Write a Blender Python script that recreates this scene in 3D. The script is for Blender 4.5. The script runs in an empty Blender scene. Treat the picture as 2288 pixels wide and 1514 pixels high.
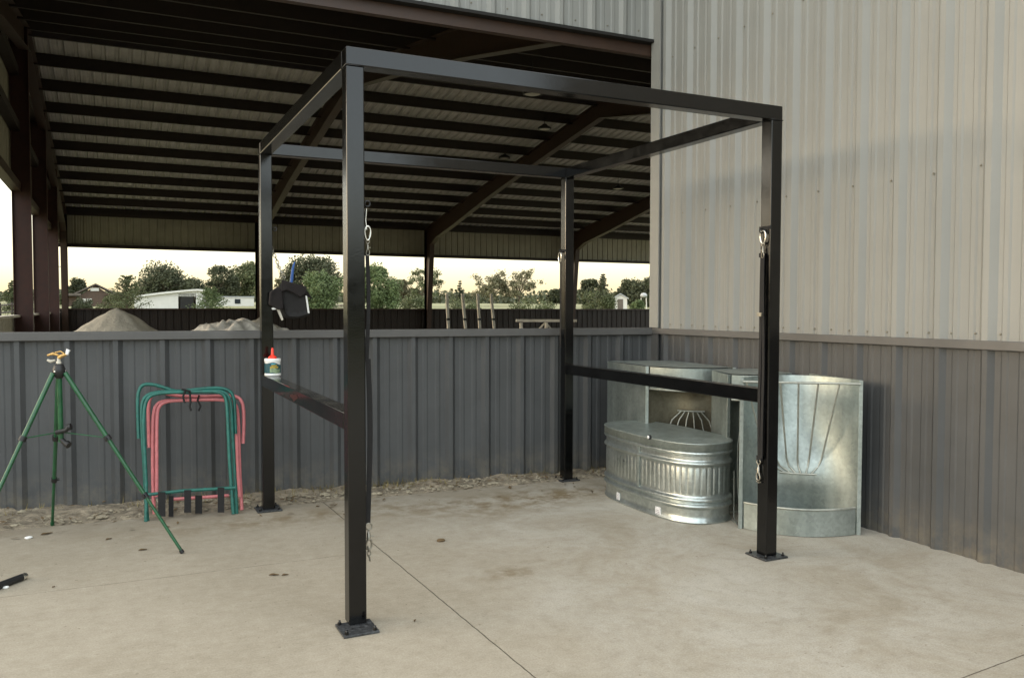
import bpy, bmesh, math, random
from mathutils import Vector as V, Matrix, noise
random.seed(7)
S = bpy.context.scene
COL = S.collection
PI = math.pi
# ------------------------------------------------------------------ camera (solved from the photograph)
F = 1862.6
CAM = V((-.8858, -3.4417, 1.3603)); YAW, PITCH, ROLL = .4466, -.0376, .0017
fw = V((math.sin(YAW)*math.cos(PITCH), math.cos(YAW)*math.cos(PITCH), math.sin(PITCH)))
ri = V((math.cos(YAW), -math.sin(YAW), 0)); up = ri.cross(fw)
R2 = ri*math.cos(ROLL)+up*math.sin(ROLL); U2 = -ri*math.sin(ROLL)+up*math.cos(ROLL)
cd = bpy.data.cameras.new('camera'); cam = bpy.data.objects.new('camera', cd); COL.objects.link(cam)
M = Matrix((R2, U2, -fw)).transposed().to_4x4(); M.translation = CAM; cam.matrix_world = M
cd.sensor_width = 36; cd.lens = F/2288*36; cd.clip_start = .05; cd.clip_end = 3000
S.camera = cam
def ray(x, y): return fw+R2*((x-1144)/F)-U2*((y-757)/F)
def onz(x, y, z=0.): d = ray(x, y); return CAM+d*((z-CAM.z)/d.z)
def onY(x, y, Y): d = ray(x, y); return CAM+d*((Y-CAM.y)/d.y)
def atD(x, y, D): return CAM+ray(x, y)*D          # D metres along the view axis
def onpl(x, y, P, n): d = ray(x, y); return CAM+d*((P-CAM).dot(n)/d.dot(n))

# ------------------------------------------------------------------ materials
MT = {}
def mat(name, col, rough=.6, metal=0., var=0., scale=8., bump=0., bscale=60., coat=0., spec=.5, var2=None, detail=6, stretch=None):
    m = bpy.data.materials.new(name); m.use_nodes = True; nt = m.node_tree; N = nt.nodes; L = nt.links
    b = N['Principled BSDF']; b.inputs['Roughness'].default_value = rough; b.inputs['Metallic'].default_value = metal
    b.inputs['Base Color'].default_value = (*col, 1); b.inputs['Coat Weight'].default_value = coat
    b.inputs['Specular IOR Level'].default_value = spec
    tc = N.new('ShaderNodeTexCoord'); src = tc.outputs['Object']
    if stretch:
        mp = N.new('ShaderNodeMapping'); mp.inputs['Scale'].default_value = stretch; L.new(src, mp.inputs[0]); src = mp.outputs[0]
    if var:
        n = N.new('ShaderNodeTexNoise'); n.inputs['Scale'].default_value = scale; n.inputs['Detail'].default_value = detail; n.inputs['Roughness'].default_value = .65
        L.new(src, n.inputs['Vector'])
        r = N.new('ShaderNodeValToRGB'); r.color_ramp.elements[0].position = .3; r.color_ramp.elements[1].position = .7
        r.color_ramp.elements[0].color = (*[c*(1-var) for c in col], 1)
        r.color_ramp.elements[1].color = (*(var2 if var2 else [c*(1+var) for c in col]), 1)
        L.new(n.outputs['Fac'], r.inputs[0]); L.new(r.outputs[0], b.inputs['Base Color'])
        mr = N.new('ShaderNodeMapRange'); mr.inputs['To Min'].default_value = max(rough-.1, .05); mr.inputs['To Max'].default_value = min(rough+.12, 1)
        L.new(n.outputs['Fac'], mr.inputs['Value']); L.new(mr.outputs[0], b.inputs['Roughness'])
    if bump:
        n2 = N.new('ShaderNodeTexNoise'); n2.inputs['Scale'].default_value = bscale; n2.inputs['Detail'].default_value = 4
        L.new(src, n2.inputs['Vector'])
        bp = N.new('ShaderNodeBump'); bp.inputs['Strength'].default_value = bump; bp.inputs['Distance'].default_value = .01
        L.new(n2.outputs['Fac'], bp.inputs['Height']); L.new(bp.outputs[0], b.inputs['Normal'])
    MT[name] = m; return m
mat('charcoal_siding', (.067, .069, .071), .5, var=.14, scale=3, bump=.06, bscale=12)
mat('charcoal_trim', (.10, .097, .094), .45, var=.15, scale=4)
mat('light_siding', (.255, .258, .246), .42, spec=.35, var=.06, scale=1.5, bump=.04, bscale=5)
mat('light_trim', (.27, .27, .255), .4, var=.05)
mat('liner_tan', (.33, .31, .235), .55, var=.12, scale=2)
mat('roof_underside', (.54, .53, .50), .45, var=.12, scale=3)
mat('red_oxide', (.048, .016, .011), .6, var=.3, scale=6)
mat('brown_trim', (.042, .02, .011), .5, var=.25, scale=7)
mat('purlin_steel', (.019, .011, .007), .6, var=.3, scale=6)
mat('black_paint', (.002, .002, .0022), .12, var=.4, scale=14, bump=.025, bscale=160, spec=.5)
mat('black_chipped', (.012, .012, .012), .4, var=.3, scale=60, bump=.5, bscale=90, var2=(.07, .074, .08), detail=2)
mat('black_fabric', (.012, .011, .011), .85, var=.4, scale=60, bump=.3, bscale=300)
mat('brown_fabric', (.010, .007, .007), .9, var=.4, scale=50, bump=.4, bscale=200)
mat('steel_bright', (.75, .73, .68), .22, metal=1., var=.1, scale=50)
mat('steel_dull', (.36, .34, .29), .42, metal=1., var=.25, scale=50)
mat('brass_old', (.55, .36, .14), .5, metal=.8, var=.4, scale=90, bump=.2)
mat('tripod_green', (.008, .08, .028), .34, var=.3, scale=20, coat=.3)
mat('teal_paint', (.012, .12, .095), .4, var=.3, scale=25, bump=.1)
mat('pink_paint', (.62, .19, .20), .4, var=.14, scale=25, bump=.1)
mat('black_plastic', (.012, .012, .013), .45)
mat('white_plastic', (.82, .82, .8), .35)
mat('label_teal', (.012, .07, .085), .4, var=.2, scale=50)
mat('label_yellow', (.75, .5, .02), .5)
mat('label_blue', (.05, .5, .75), .5)
mat('label_sage', (.22, .3, .18), .5, var=.5, scale=60)
mat('red_plastic', (.85, .035, .012), .35)
mat('blue_plastic', (.012, .08, .30), .35)
mat('sticker', (.75, .74, .74), .5)
mat('sticker_ink', (.35, .3, .33), .6)
mat('red_patch', (.035, .007, .006), .3, var=.7, scale=60)
mat('sand_pile', (.36, .33, .27), .95, var=.2, scale=3, bump=.9, bscale=25)
mat('stone_pile', (.58, .55, .49), .95, var=.35, scale=9, bump=.9, bscale=18)
mat('arena_sand', (.33, .29, .245), .95, var=.2, scale=2, bump=.5, bscale=15)
mat('gravel_stone', (.30, .26, .19), .9, var=.35, scale=9, bump=.6, bscale=60)
mat('gravel_bed', (.24, .20, .145), .95, var=.6, scale=16, bump=.9, bscale=50)
mat('dry_leaf', (.13, .085, .04), .8, var=.4, scale=20)
mat('dead_grass', (.2, .16, .06), .9, var=.4, scale=5)
mat('field_grass', (.2, .2, .10), .95, var=.35, scale=.12, bump=.3, bscale=3)
mat('leaf_dark', (.05, .058, .026), .75, var=.35, scale=.6)
mat('leaf_mid', (.085, .10, .04), .75, var=.35, scale=.6)
mat('leaf_bright', (.09, .125, .045), .75, var=.3, scale=.6)
mat('leaf_olive', (.12, .115, .06), .8, var=.35, scale=.6)
mat('bark', (.09, .065, .045), .9, var=.3, scale=6)
mat('brick', (.085, .055, .04), .85, var=.25, scale=4)
mat('brown_shingle', (.11, .09, .075), .85, var=.25, scale=3)
mat('white_paint', (.58, .56, .52), .6, var=.06, scale=2)
mat('grey_roof', (.38, .39, .4), .5, var=.1)
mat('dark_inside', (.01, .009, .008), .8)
mat('glass_dark', (.02, .025, .03), .15)
mat('weathered_white', (.5, .47, .4), .7, var=.25, scale=12)
mat('lamp_lens', (.6, .58, .5), .4)
mat('screw_head', (.24, .22, .18), .5, metal=.3)
mat('rubble_timber', (.3, .26, .21), .9, var=.3)

def overlay(name, col, kind, amt):
    m = MT[name]; nt = m.node_tree; N = nt.nodes; L = nt.links; b = N['Principled BSDF']
    old = b.inputs['Base Color'].links[0].from_socket
    g = N.new('ShaderNodeNewGeometry'); sp = N.new('ShaderNodeSeparateXYZ')
    mr = N.new('ShaderNodeMapRange')
    if kind == 'top': L.new(g.outputs['Normal'], sp.inputs[0]); mr.inputs[1].default_value = .8; mr.inputs[2].default_value = 1.
    else: L.new(g.outputs['Position'], sp.inputs[0]); mr.inputs[1].default_value = .28; mr.inputs[2].default_value = 0.
    L.new(sp.outputs[2], mr.inputs[0])
    no = N.new('ShaderNodeTexNoise'); no.inputs['Scale'].default_value = 9; no.inputs['Detail'].default_value = 8; no.inputs['Roughness'].default_value = .7; L.new(g.outputs['Position'], no.inputs['Vector'])
    m2 = N.new('ShaderNodeMapRange'); m2.inputs[1].default_value = .4; m2.inputs[2].default_value = .65; m2.inputs[4].default_value = amt; L.new(no.outputs['Fac'], m2.inputs[0])
    mu = N.new('ShaderNodeMath'); mu.operation = 'MULTIPLY'; L.new(mr.outputs[0], mu.inputs[0]); L.new(m2.outputs[0], mu.inputs[1])
    mx = N.new('ShaderNodeMix'); mx.data_type = 'RGBA'; L.new(mu.outputs[0], mx.inputs[0]); L.new(old, mx.inputs[6]); mx.inputs[7].default_value = (*col, 1)
    L.new(mx.outputs[2], b.inputs['Base Color'])
overlay('black_paint', (.07, .065, .055), 'top', .8)
overlay('charcoal_siding', (.2, .17, .12), 'foot', .55)

def galv(name, base, rough):
    m = bpy.data.materials.new(name); m.use_nodes = True; nt = m.node_tree; N = nt.nodes; L = nt.links; b = N['Principled BSDF']
    b.inputs['Metallic'].default_value = .72 if rough > .3 else .9
    tc = N.new('ShaderNodeTexCoord')
    vo = N.new('ShaderNodeTexVoronoi'); vo.inputs['Scale'].default_value = 55; L.new(tc.outputs['Object'], vo.inputs['Vector'])
    no = N.new('ShaderNodeTexNoise'); no.inputs['Scale'].default_value = 3.2; no.inputs['Detail'].default_value = 8; no.inputs['Roughness'].default_value = .7; L.new(tc.outputs['Object'], no.inputs['Vector'])
    mp = N.new('ShaderNodeMapping'); mp.inputs['Scale'].default_value = (14, 14, 1.5); L.new(tc.outputs['Object'], mp.inputs[0])
    st = N.new('ShaderNodeTexNoise'); st.inputs['Scale'].default_value = 1.; st.inputs['Detail'].default_value = 5; L.new(mp.outputs[0], st.inputs['Vector'])
    r = N.new('ShaderNodeValToRGB'); e = r.color_ramp.elements; e[0].position = .3; e[1].position = .68
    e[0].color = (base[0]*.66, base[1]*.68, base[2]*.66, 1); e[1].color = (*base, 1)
    L.new(no.outputs['Fac'], r.inputs[0])
    mx = N.new('ShaderNodeMix'); mx.data_type = 'RGBA'; mx.blend_type = 'MULTIPLY'; mx.inputs[0].default_value = .35
    L.new(r.outputs[0], mx.inputs[6])
    bw = N.new('ShaderNodeSeparateColor'); L.new(vo.outputs['Color'], bw.inputs[0])
    mr = N.new('ShaderNodeMapRange'); mr.inputs['To Min'].default_value = .6; mr.inputs['To Max'].default_value = 1.1; L.new(bw.outputs[0], mr.inputs['Value'])
    L.new(mr.outputs[0], mx.inputs[7])
    mx2 = N.new('ShaderNodeMix'); mx2.data_type = 'RGBA'; mx2.blend_type = 'MULTIPLY'; mx2.inputs[0].default_value = .5 if rough > .3 else .15
    m3 = N.new('ShaderNodeMapRange'); m3.inputs['From Min'].default_value = .3; m3.inputs['From Max'].default_value = .7; m3.inputs['To Min'].default_value = .6; m3.inputs['To Max'].default_value = 1.15
    L.new(st.outputs['Fac'], m3.inputs['Value']); L.new(mx.outputs[2], mx2.inputs[6]); L.new(m3.outputs[0], mx2.inputs[7])
    L.new(mx2.outputs[2], b.inputs['Base Color'])
    m2 = N.new('ShaderNodeMapRange'); m2.inputs['To Min'].default_value = rough-.08; m2.inputs['To Max'].default_value = rough+.12
    L.new(no.outputs['Fac'], m2.inputs['Value']); L.new(m2.outputs[0], b.inputs['Roughness'])
    bp = N.new('ShaderNodeBump'); bp.inputs['Strength'].default_value = .12 if rough > .3 else .0; bp.inputs['Distance'].default_value = .02; L.new(st.outputs['Fac'], bp.inputs['Height']); L.new(bp.outputs[0], b.inputs['Normal'])
    MT[name] = m
galv('galvanised', (.46, .51, .49), .40)
galv('galvanised_new', (.70, .75, .74), .29)
galv('galvanised_brown', (.27, .24, .175), .5)  # darker, browner base, used only for one feeder's back sheet
galv('galvanised_rod', (.56, .57, .52), .45)

def concrete():
    m = bpy.data.materials.new('concrete'); m.use_nodes = True; nt = m.node_tree; N = nt.nodes; L = nt.links; b = N['Principled BSDF']
    b.inputs['Specular IOR Level'].default_value = .3
    tc = N.new('ShaderNodeTexCoord'); O = tc.outputs['Object']
    def nz(sc, det=6, ro=.6, vec=O, dist=0.):
        n = N.new('ShaderNodeTexNoise'); n.inputs['Scale'].default_value = sc; n.inputs['Detail'].default_value = det; n.inputs['Roughness'].default_value = ro; n.inputs['Distortion'].default_value = dist
        L.new(vec, n.inputs['Vector']); return n.outputs['Fac']
    def ramp(f, a, b_, c0, c1):
        r = N.new('ShaderNodeValToRGB'); r.color_ramp.elements[0].position = a; r.color_ramp.elements[1].position = b_
        r.color_ramp.elements[0].color = (*c0, 1); r.color_ramp.elements[1].color = (*c1, 1); L.new(f, r.inputs[0]); return r.outputs[0]
    def mr(f, a, b_, c, d):
        n = N.new('ShaderNodeMapRange'); n.inputs[1].default_value = a; n.inputs[2].default_value = b_; n.inputs[3].default_value = c; n.inputs[4].default_value = d; L.new(f, n.inputs[0]); return n.outputs[0]
    def mth(op, a, b_=None):
        n = N.new('ShaderNodeMath'); n.operation = op
        for i, q in enumerate((a, b_)):
            if q is None: continue
            if isinstance(q, (int, float)): n.inputs[i].default_value = q
            else: L.new(q, n.inputs[i])
        return n.outputs[0]
    def mix(f, a, b_, mode='MIX'):
        n = N.new('ShaderNodeMix'); n.data_type = 'RGBA'; n.blend_type = mode
        if isinstance(f, float): n.inputs[0].default_value = f
        else: L.new(f, n.inputs[0])
        for i, q in ((6, a), (7, b_)):
            if isinstance(q, tuple): n.inputs[i].default_value = (*q, 1)
            else: L.new(q, n.inputs[i])
        return n.outputs[2]
    base = ramp(nz(.9, 7, .6), .3, .7, (.305, .268, .205), (.395, .352, .282))
    sp = N.new('ShaderNodeSeparateXYZ'); L.new(O, sp.inputs[0]); X, Y = sp.outputs[0], sp.outputs[1]
    # pale rinsed area right of the middle joint
    pale = mth('MULTIPLY', mr(X, .3, 1.3, 0, 1), mr(nz(1.6, 9, .72, dist=.6), .40, .66, 0, .8))
    c = mix(pale, base, (.53, .51, .46))
    mot = nz(13, 9, .75); c = mix(mr(mot, .36, .5, .3, 0), c, (.21, .18, .13)); c = mix(mr(mot, .52, .68, 0, .4), c, (.48, .44, .36))
    # brushed trowel streaks
    mp = N.new('ShaderNodeMapping'); mp.inputs['Rotation'].default_value = (0, 0, .5); mp.inputs['Scale'].default_value = (5, 60, 1); L.new(O, mp.inputs[0])
    stv = nz(1.5, 8, .72, mp.outputs[0])
    c = mix(mr(stv, .4, .66, 0, .3), c, (.47, .43, .37))
    c = mix(mr(stv, .36, .3, 0, .25), c, (.2, .17, .13))
    # damp brown organic stains, as blotches near the back and in the middle
    def blob(cx, cy, rx, ry):
        dx = mth('DIVIDE', mth('SUBTRACT', X, cx), rx); dy = mth('DIVIDE', mth('SUBTRACT', Y, cy), ry)
        d = mth('SQRT', mth('ADD', mth('MULTIPLY', dx, dx), mth('MULTIPLY', dy, dy)))
        return mr(d, 0., 1., 1, 0)
    stain = mth('ADD', blob(1.45, 1.75, 1.1, .42), mth('ADD', blob(.92, .58-.2, .26, .14), mth('ADD', blob(2.1, 1.9, .8, .4), blob(.2, 2.0, 1.5, .3))))
    sm = mth('MULTIPLY', stain, mr(nz(7, 7, .7), .42, .6, 0, .95))
    c = mix(sm, c, (.2, .15, .085))
    sm2 = mr(nz(2.3, 8, .7, dist=.4), .60, .74, 0, .2)
    c = mix(sm2, c, (.26, .2, .14))
    fine = nz(140, 3, .6); c = mix(mr(fine, .35, .65, 0, .34), c, (.17, .145, .11))
    speck = mr(nz(38, 2, .5), .70, .76, 0, .6); c = mix(speck, c, (.12, .085, .055))
    wet = mth('MULTIPLY', mr(Y, 1.9, 2.5, 0, 1), mr(nz(4, 6, .7), .35, .6, .15, .75)); c = mix(wet, c, (.2, .16, .11))
    # control joints, slightly crumbled
    wob = mth('MULTIPLY', mth('SUBTRACT', nz(9, 5, .7), .5), .012)
    def joint(coord, pos, w):
        w *= .75; d = mth('ABSOLUTE', mth('SUBTRACT', mth('ADD', coord, wob), pos)); return mr(d, w*.4, w, 1, 0)
    slant = mth('ADD', X, mth('MULTIPLY', mth('SUBTRACT', Y, 1.31), .024))
    j = joint(slant, .447, .0055)
    j2 = mth('MULTIPLY', mth('MULTIPLY', joint(mth('ADD', Y, mth('MULTIPLY', X, .016)), 1.047, .0045), mr(X, .1, .5, 1, .15)), mr(nz(5, 4, .6), .35, .5, .2, .8))
    j3 = joint(mth('SUBTRACT', Y, mth('MULTIPLY', mth('SUBTRACT', X, 1.918), .083)), -1.433, .005)
    jm = mth('MAXIMUM', mth('MAXIMUM', j, j2), j3)
    c = mix(mth('MULTIPLY', jm, .85), c, (.055, .042, .03))
    L.new(c, b.inputs['Base Color'])
    L.new(mr(pale, 0, 1, .8, .62), b.inputs['Roughness'])
    h = mth('SUBTRACT', mth('ADD', mth('MULTIPLY', stv, .5), mth('MULTIPLY', fine, .4)), mth('MULTIPLY', jm, 2.5))
    bp = N.new('ShaderNodeBump'); bp.inputs['Strength'].default_value = .35; bp.inputs['Distance'].default_value = .004; L.new(h, bp.inputs['Height']); L.new(bp.outputs[0], b.inputs['Normal'])
    MT['concrete'] = m
concrete()

# ------------------------------------------------------------------ mesh builder
class MB:
    def __init__(s): s.v = []; s.f = []; s.sm = []
    def add(s, vs, fs, smooth=False):
        o = len(s.v); s.v += [tuple(q) for q in vs]; s.f += [tuple(i+o for i in f) for f in fs]; s.sm += [smooth]*len(fs); return s
    def obox(s, c, ax, ay, az):   # centre + three half-vectors
        c, ax, ay, az = V(c), V(ax), V(ay), V(az)
        vs = [c+ax*i+ay*j+az*k for k in (-1, 1) for j in (-1, 1) for i in (-1, 1)]
        return s.add(vs, [(0, 2, 3, 1), (4, 5, 7, 6), (0, 1, 5, 4), (2, 6, 7, 3), (0, 4, 6, 2), (1, 3, 7, 5)])
    def box(s, a, b):
        c = (V(a)+V(b))/2; h = (V(b)-V(a))/2
        return s.obox(c, (h.x, 0, 0), (0, h.y, 0), (0, 0, h.z))
    def tube(s, pts, r, n=10, caps=True, closed=False):
        pts = [V(p) for p in pts]; rs = r if isinstance(r, (list, tuple)) else [r]*len(pts)
        m = len(pts); up_ = None; rings = []
        for i in range(m):
            if closed: t = (pts[(i+1) % m]-pts[i-1]).normalized()
            else: t = ((pts[min(i+1, m-1)]-pts[max(i-1, 0)])).normalized()
            if up_ is None: up_ = V((0, 0, 1)) if abs(t.z) < .9 else V((1, 0, 0))
            a = (up_-t*up_.dot(t)).normalized(); b = t.cross(a); up_ = a
            rings.append([pts[i]+(a*math.cos(2*PI*k/n)+b*math.sin(2*PI*k/n))*rs[i] for k in range(n)])
        vs = [q for g in rings for q in g]; fs = []
        for i in range(m if closed else m-1):
            for k in range(n):
                i2 = (i+1) % m; fs.append((i*n+k, i*n+(k+1) % n, i2*n+(k+1) % n, i2*n+k))
        s.add(vs, fs, True)
        if caps and not closed: s.add(rings[0], [tuple(reversed(range(n)))]); s.add(rings[-1], [tuple(range(n))])
        return s
    def lathe(s, prof, c=(0, 0, 0), axis=(0, 0, 1), n=24, smooth=True):
        ax = V(axis).normalized(); a = (V((1, 0, 0)) if abs(ax.x) < .9 else V((0, 1, 0))); a = (a-ax*a.dot(ax)).normalized(); b = ax.cross(a); c = V(c)
        vs = []; fs = []
        for r, z in prof: vs += [c+ax*z+(a*math.cos(2*PI*k/n)+b*math.sin(2*PI*k/n))*r for k in range(n)]
        for i in range(len(prof)-1):
            for k in range(n): fs.append((i*n+k, i*n+(k+1) % n, (i+1)*n+(k+1) % n, (i+1)*n+k))
        return s.add(vs, fs, smooth)
    def strip(s, A, B, smooth=True, flip=False):  # faces between two polylines
        n = len(A); vs = list(A)+list(B)
        return s.add(vs, [((i, i+1, n+i+1, n+i) if not flip else (i, n+i, n+i+1, i+1)) for i in range(n-1)], smooth)
    def poly(s, P): return s.add(P, [tuple(range(len(P)))])
    def thick(s, A, B, n, t):   # ribbon with thickness t along normal n
        n = V(n).normalized()*t; A2 = [V(a)+n for a in A]; B2 = [V(b)+n for b in B]
        s.strip(A, B, False); s.strip(A2, B2, False, True); s.strip(A, A2, False, True); s.strip(B, B2, False)
        s.poly([A[0], B[0], B2[0], A2[0]]); s.poly([A[-1], A2[-1], B2[-1], B[-1]]); return s
    def build(s, name, m, parent=None, bevel=0., weld=False):
        me = bpy.data.meshes.new(name); me.from_pydata(s.v, [], s.f); me.polygons.foreach_set('use_smooth', s.sm); me.update()
        me.materials.append(MT[m]); o = bpy.data.objects.new(name, me); COL.objects.link(o)
        if weld:
            b = bmesh.new(); b.from_mesh(me); bmesh.ops.remove_doubles(b, verts=b.verts, dist=1e-5); bmesh.ops.recalc_face_normals(b, faces=b.faces); b.to_mesh(me); b.free()
        if parent is not None:
            o.parent = parent
            T_ = Matrix.Identity(4); q_ = parent
            while q_ is not None: T_ = q_.matrix_basis @ T_; q_ = q_.parent
            me.transform(T_.inverted())
        if bevel:
            bv = o.modifiers.new('bevel', 'BEVEL'); bv.width = bevel; bv.segments = 2; bv.limit_method = 'ANGLE'
        return o
def tag(o, label, cat, group=None, kind=None):
    o['label'] = label; o['category'] = cat
    if group: o['group'] = group
    if kind: o['kind'] = kind
    return o
def thing(name, loc, label, cat, group=None):
    o = bpy.data.objects.new(name, None); o.empty_display_size = .1; COL.objects.link(o); o.location = V(loc); o.matrix_basis = Matrix.Translation(V(loc))
    return tag(o, label, cat, group)
def struct(o): o['kind'] = 'structure'; return o

def ribbed(mb, P0, u, v, n, Lu, Lv, pitch=.3, h=.032, wb=.085, wt=.03, off=0., minor=.004, z0f=None):
    """sheet-metal panel: ribs spaced along u, running along v, standing out along n"""
    P0, u, v, n = V(P0), V(u).normalized(), V(v), V(n).normalized()
    pr = [(0, 0)]; k = math.floor(-off/pitch)-1
    while True:
        c = off+k*pitch; k += 1
        if c-pitch > Lu: break
        g = [(c-wb/2, 0), (c-wt/2, h), (c+wt/2, h), (c+wb/2, 0)]
        for q in (1, 2):
            mc = c+pitch*q/3
            if minor: g += [(mc-.022, 0), (mc-.012, minor), (mc+.012, minor), (mc+.022, 0)]
        pr += [p for p in g if 0 < p[0] < Lu]
    pr.append((Lu, 0))
    A = [P0+u*a+n*b for a, b in pr]
    if z0f: B = [a+v.normalized()*z0f(pr[i][0]) for i, a in enumerate(A)]
    else: B = [a+v*Lv for a in A]
    mb.strip(A, B, False)
    return mb
def tubebox(a, b, s, name, m, parent, bevel=.006, side=None):
    """square steel tube of side s between points a and b (axis aligned)"""
    return MB().box(a, b).build(name, m, parent, bevel)

# ------------------------------------------------------------------ ground
def terrain_h(x, y):
    d = y-40; z = -.02
    if d > 0: z += 3.0*(1-math.exp(-d/85.))
    e = max(0, abs(x+2)-60); z += .0
    return z
def ground():
    xs = [-1500, -700, -300, -150, -80, -50, -30, -15, 0, 15, 30, 45, 60, 80, 110, 150, 220, 400, 800, 1500]
    ys = [-1500, -500, -150, -60, -20, 0, 10, 20, 30, 38, 42, 46, 50, 56, 62, 70, 80, 92, 106, 125, 150, 190, 260, 400, 700, 1500, 2500]
    vs = [(x, y, terrain_h(x, y)) for y in ys for x in xs]; n = len(xs)
    fs = [(j*n+i, j*n+i+1, (j+1)*n+i+1, (j+1)*n+i) for j in range(len(ys)-1) for i in range(n-1)]
    struct(MB().add(vs, fs, True).build('ground', 'field_grass'))
ground()
# slab: back edge follows the gravel strip
struct(MB().add([(-9, -14, .001), (3.36, -14, .001), (3.34, -1, .001), (3.27, 2.2, .001), (2.46, 2.245, .001), (-1.5, 2.42, .001), (-9, 2.75, .001),
                 (-9, -14, -.1), (3.36, -14, -.1), (3.34, -1, -.1), (3.27, 2.2, -.1), (2.46, 2.245, -.1), (-1.5, 2.42, -.1), (-9, 2.75, -.1)],
                [(0, 1, 2, 3, 4, 5, 6)]+[(i, i+7, (i+1) % 7+7, (i+1) % 7) for i in range(7)]).build('concrete_slab', 'concrete'))
struct(MB().add([(-2.9, 3.0, -.008), (29, 2.5, -.008), (29, 33.7, -.008), (-2.9, 33.7, -.008)], [(0, 1, 2, 3)]).build('arena_floor', 'arena_sand'))

# fence line
FA = V((-1.577, 2.947, 0)); FD = V((.9945, -.1042, 0)).normalized(); FN = V((FD.y, -FD.x, 0))    # FN faces the camera
FE = V((3.262, 2.44, 0))
def gravel():
    mb = MB(); nx, ny = 150, 9; vs = []
    for j in range(ny):
        for i in range(nx):
            x = -3.6+6.9*i/(nx-1); yb = 2.42-(x+1.5)*.0442; yf = FA.y+(x-FA.x)*FD.y/FD.x+.02
            y = yb-.03+(yf-yb+.03)*j/(ny-1)
            z = .004+.035*max(0, noise.noise(V((x*5, y*5, 0)))+.35)*(min(j, 3)/3.)-(.02 if j == 0 else 0)+.012*noise.noise(V((x*22, y*22, 3)))
            vs.append((x, y, z))
    mb.add(vs, [(j*nx+i, j*nx+i+1, (j+1)*nx+i+1, (j+1)*nx+i) for j in range(ny-1) for i in range(nx-1)], True)
    tag(mb.build('gravel_bed', 'gravel_bed'), 'strip of dirt and rubble along the foot of the charcoal fence', 'ground cover', kind='stuff')
    st = MB(); rnd = random.Random(3)
    for _ in range(850):
        x = rnd.uniform(-2.2, 3.2); yb = 2.42-(x+1.5)*.0442; yf = FA.y+(x-FA.x)*FD.y/FD.x
        y = rnd.uniform(yb+.0, yf-.03); r = rnd.choice((.006, .007, .009, .011, .014, .02))*rnd.uniform(.7, 1.2)
        if y < yb+.02: r = min(r, .012)
        ph = [rnd.uniform(.7, 1.25) for _ in range(12)]
        P = []
        t = (1+5**.5)/2
        for k, q in enumerate([(-1, t, 0), (1, t, 0), (-1, -t, 0), (1, -t, 0), (0, -1, t), (0, 1, t), (0, -1, -t), (0, 1, -t), (t, 0, -1), (t, 0, 1), (-t, 0, -1), (-t, 0, 1)]):
            w = V(q).normalized()*r*ph[k]; P.append((x+w.x*1.3, y+w.y, .012+w.z*.6+r*.15))
        st.add(P, [(0, 11, 5), (0, 5, 1), (0, 1, 7), (0, 7, 10), (0, 10, 11), (1, 5, 9), (5, 11, 4), (11, 10, 2), (10, 7, 6), (7, 1, 8), (3, 9, 4), (3, 4, 2), (3, 2, 6), (3, 6, 8), (3, 8, 9), (4, 9, 5), (2, 4, 11), (6, 2, 10), (8, 6, 7), (9, 8, 1)])
    tag(st.build('gravel', 'gravel_stone'), 'pale broken stones lying in the dirt strip under the fence', 'gravel', kind='stuff')
    lf = MB()
    for _ in range(420):
        x = rnd.uniform(-2.0, 3.1); yb = 2.42-(x+1.5)*.0442
        y = yb+abs(rnd.gauss(0, .16))+.02 if rnd.random() < .86 else yb-abs(rnd.gauss(0, .22))
        if rnd.random() < .05: x = rnd.uniform(1.4, 3); y = rnd.uniform(1.6, 2.2)
        a = rnd.uniform(0, 2*PI); l = rnd.uniform(.012, .035); w = l*rnd.uniform(.15, .45); z = (.006 if y < yb else .03)+rnd.uniform(0, .008)
        d = V((math.cos(a), math.sin(a), rnd.uniform(-.1, .25))); e = V((-math.sin(a), math.cos(a), rnd.uniform(-.2, .2)))
        c = V((x, y, z)); lf.add([c-d*l, c+e*w, c+d*l, c-e*w], [(0, 1, 2, 3)])
    tag(lf.build('leaf_litter', 'dry_leaf'), 'scattered dry leaf bits along the back edge of the concrete', 'leaf litter', kind='stuff')
    gr = MB()
    for _ in range(900):
        c0 = rnd.choice([(-1.9, .5), (-.4, .25), (.35, .18), (.95, .22), (1.25, .1), (2.3, .3), (3.0, .3), (.6, 1.4)]); x = rnd.gauss(c0[0], c0[1])
        yf = FA.y+(x-FA.x)*FD.y/FD.x; y = yf-abs(rnd.gauss(.04, .1)); hgt = rnd.uniform(.02, .06); a = rnd.uniform(0, 2*PI)
        if y < 2.45-(x+1.5)*.0442 or x > 3.2: continue
        b = V((x, y, .01)); t = b+V((math.cos(a)*.03, math.sin(a)*.03, hgt)); w = V((math.sin(a), -math.cos(a), 0))*.003
        gr.add([b-w, b+w, t], [(0, 1, 2)])
    tag(gr.build('dead_grass', 'dead_grass'), 'thin dry grass tufts growing in the rubble under the fence', 'grass', kind='stuff')
gravel()

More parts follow.
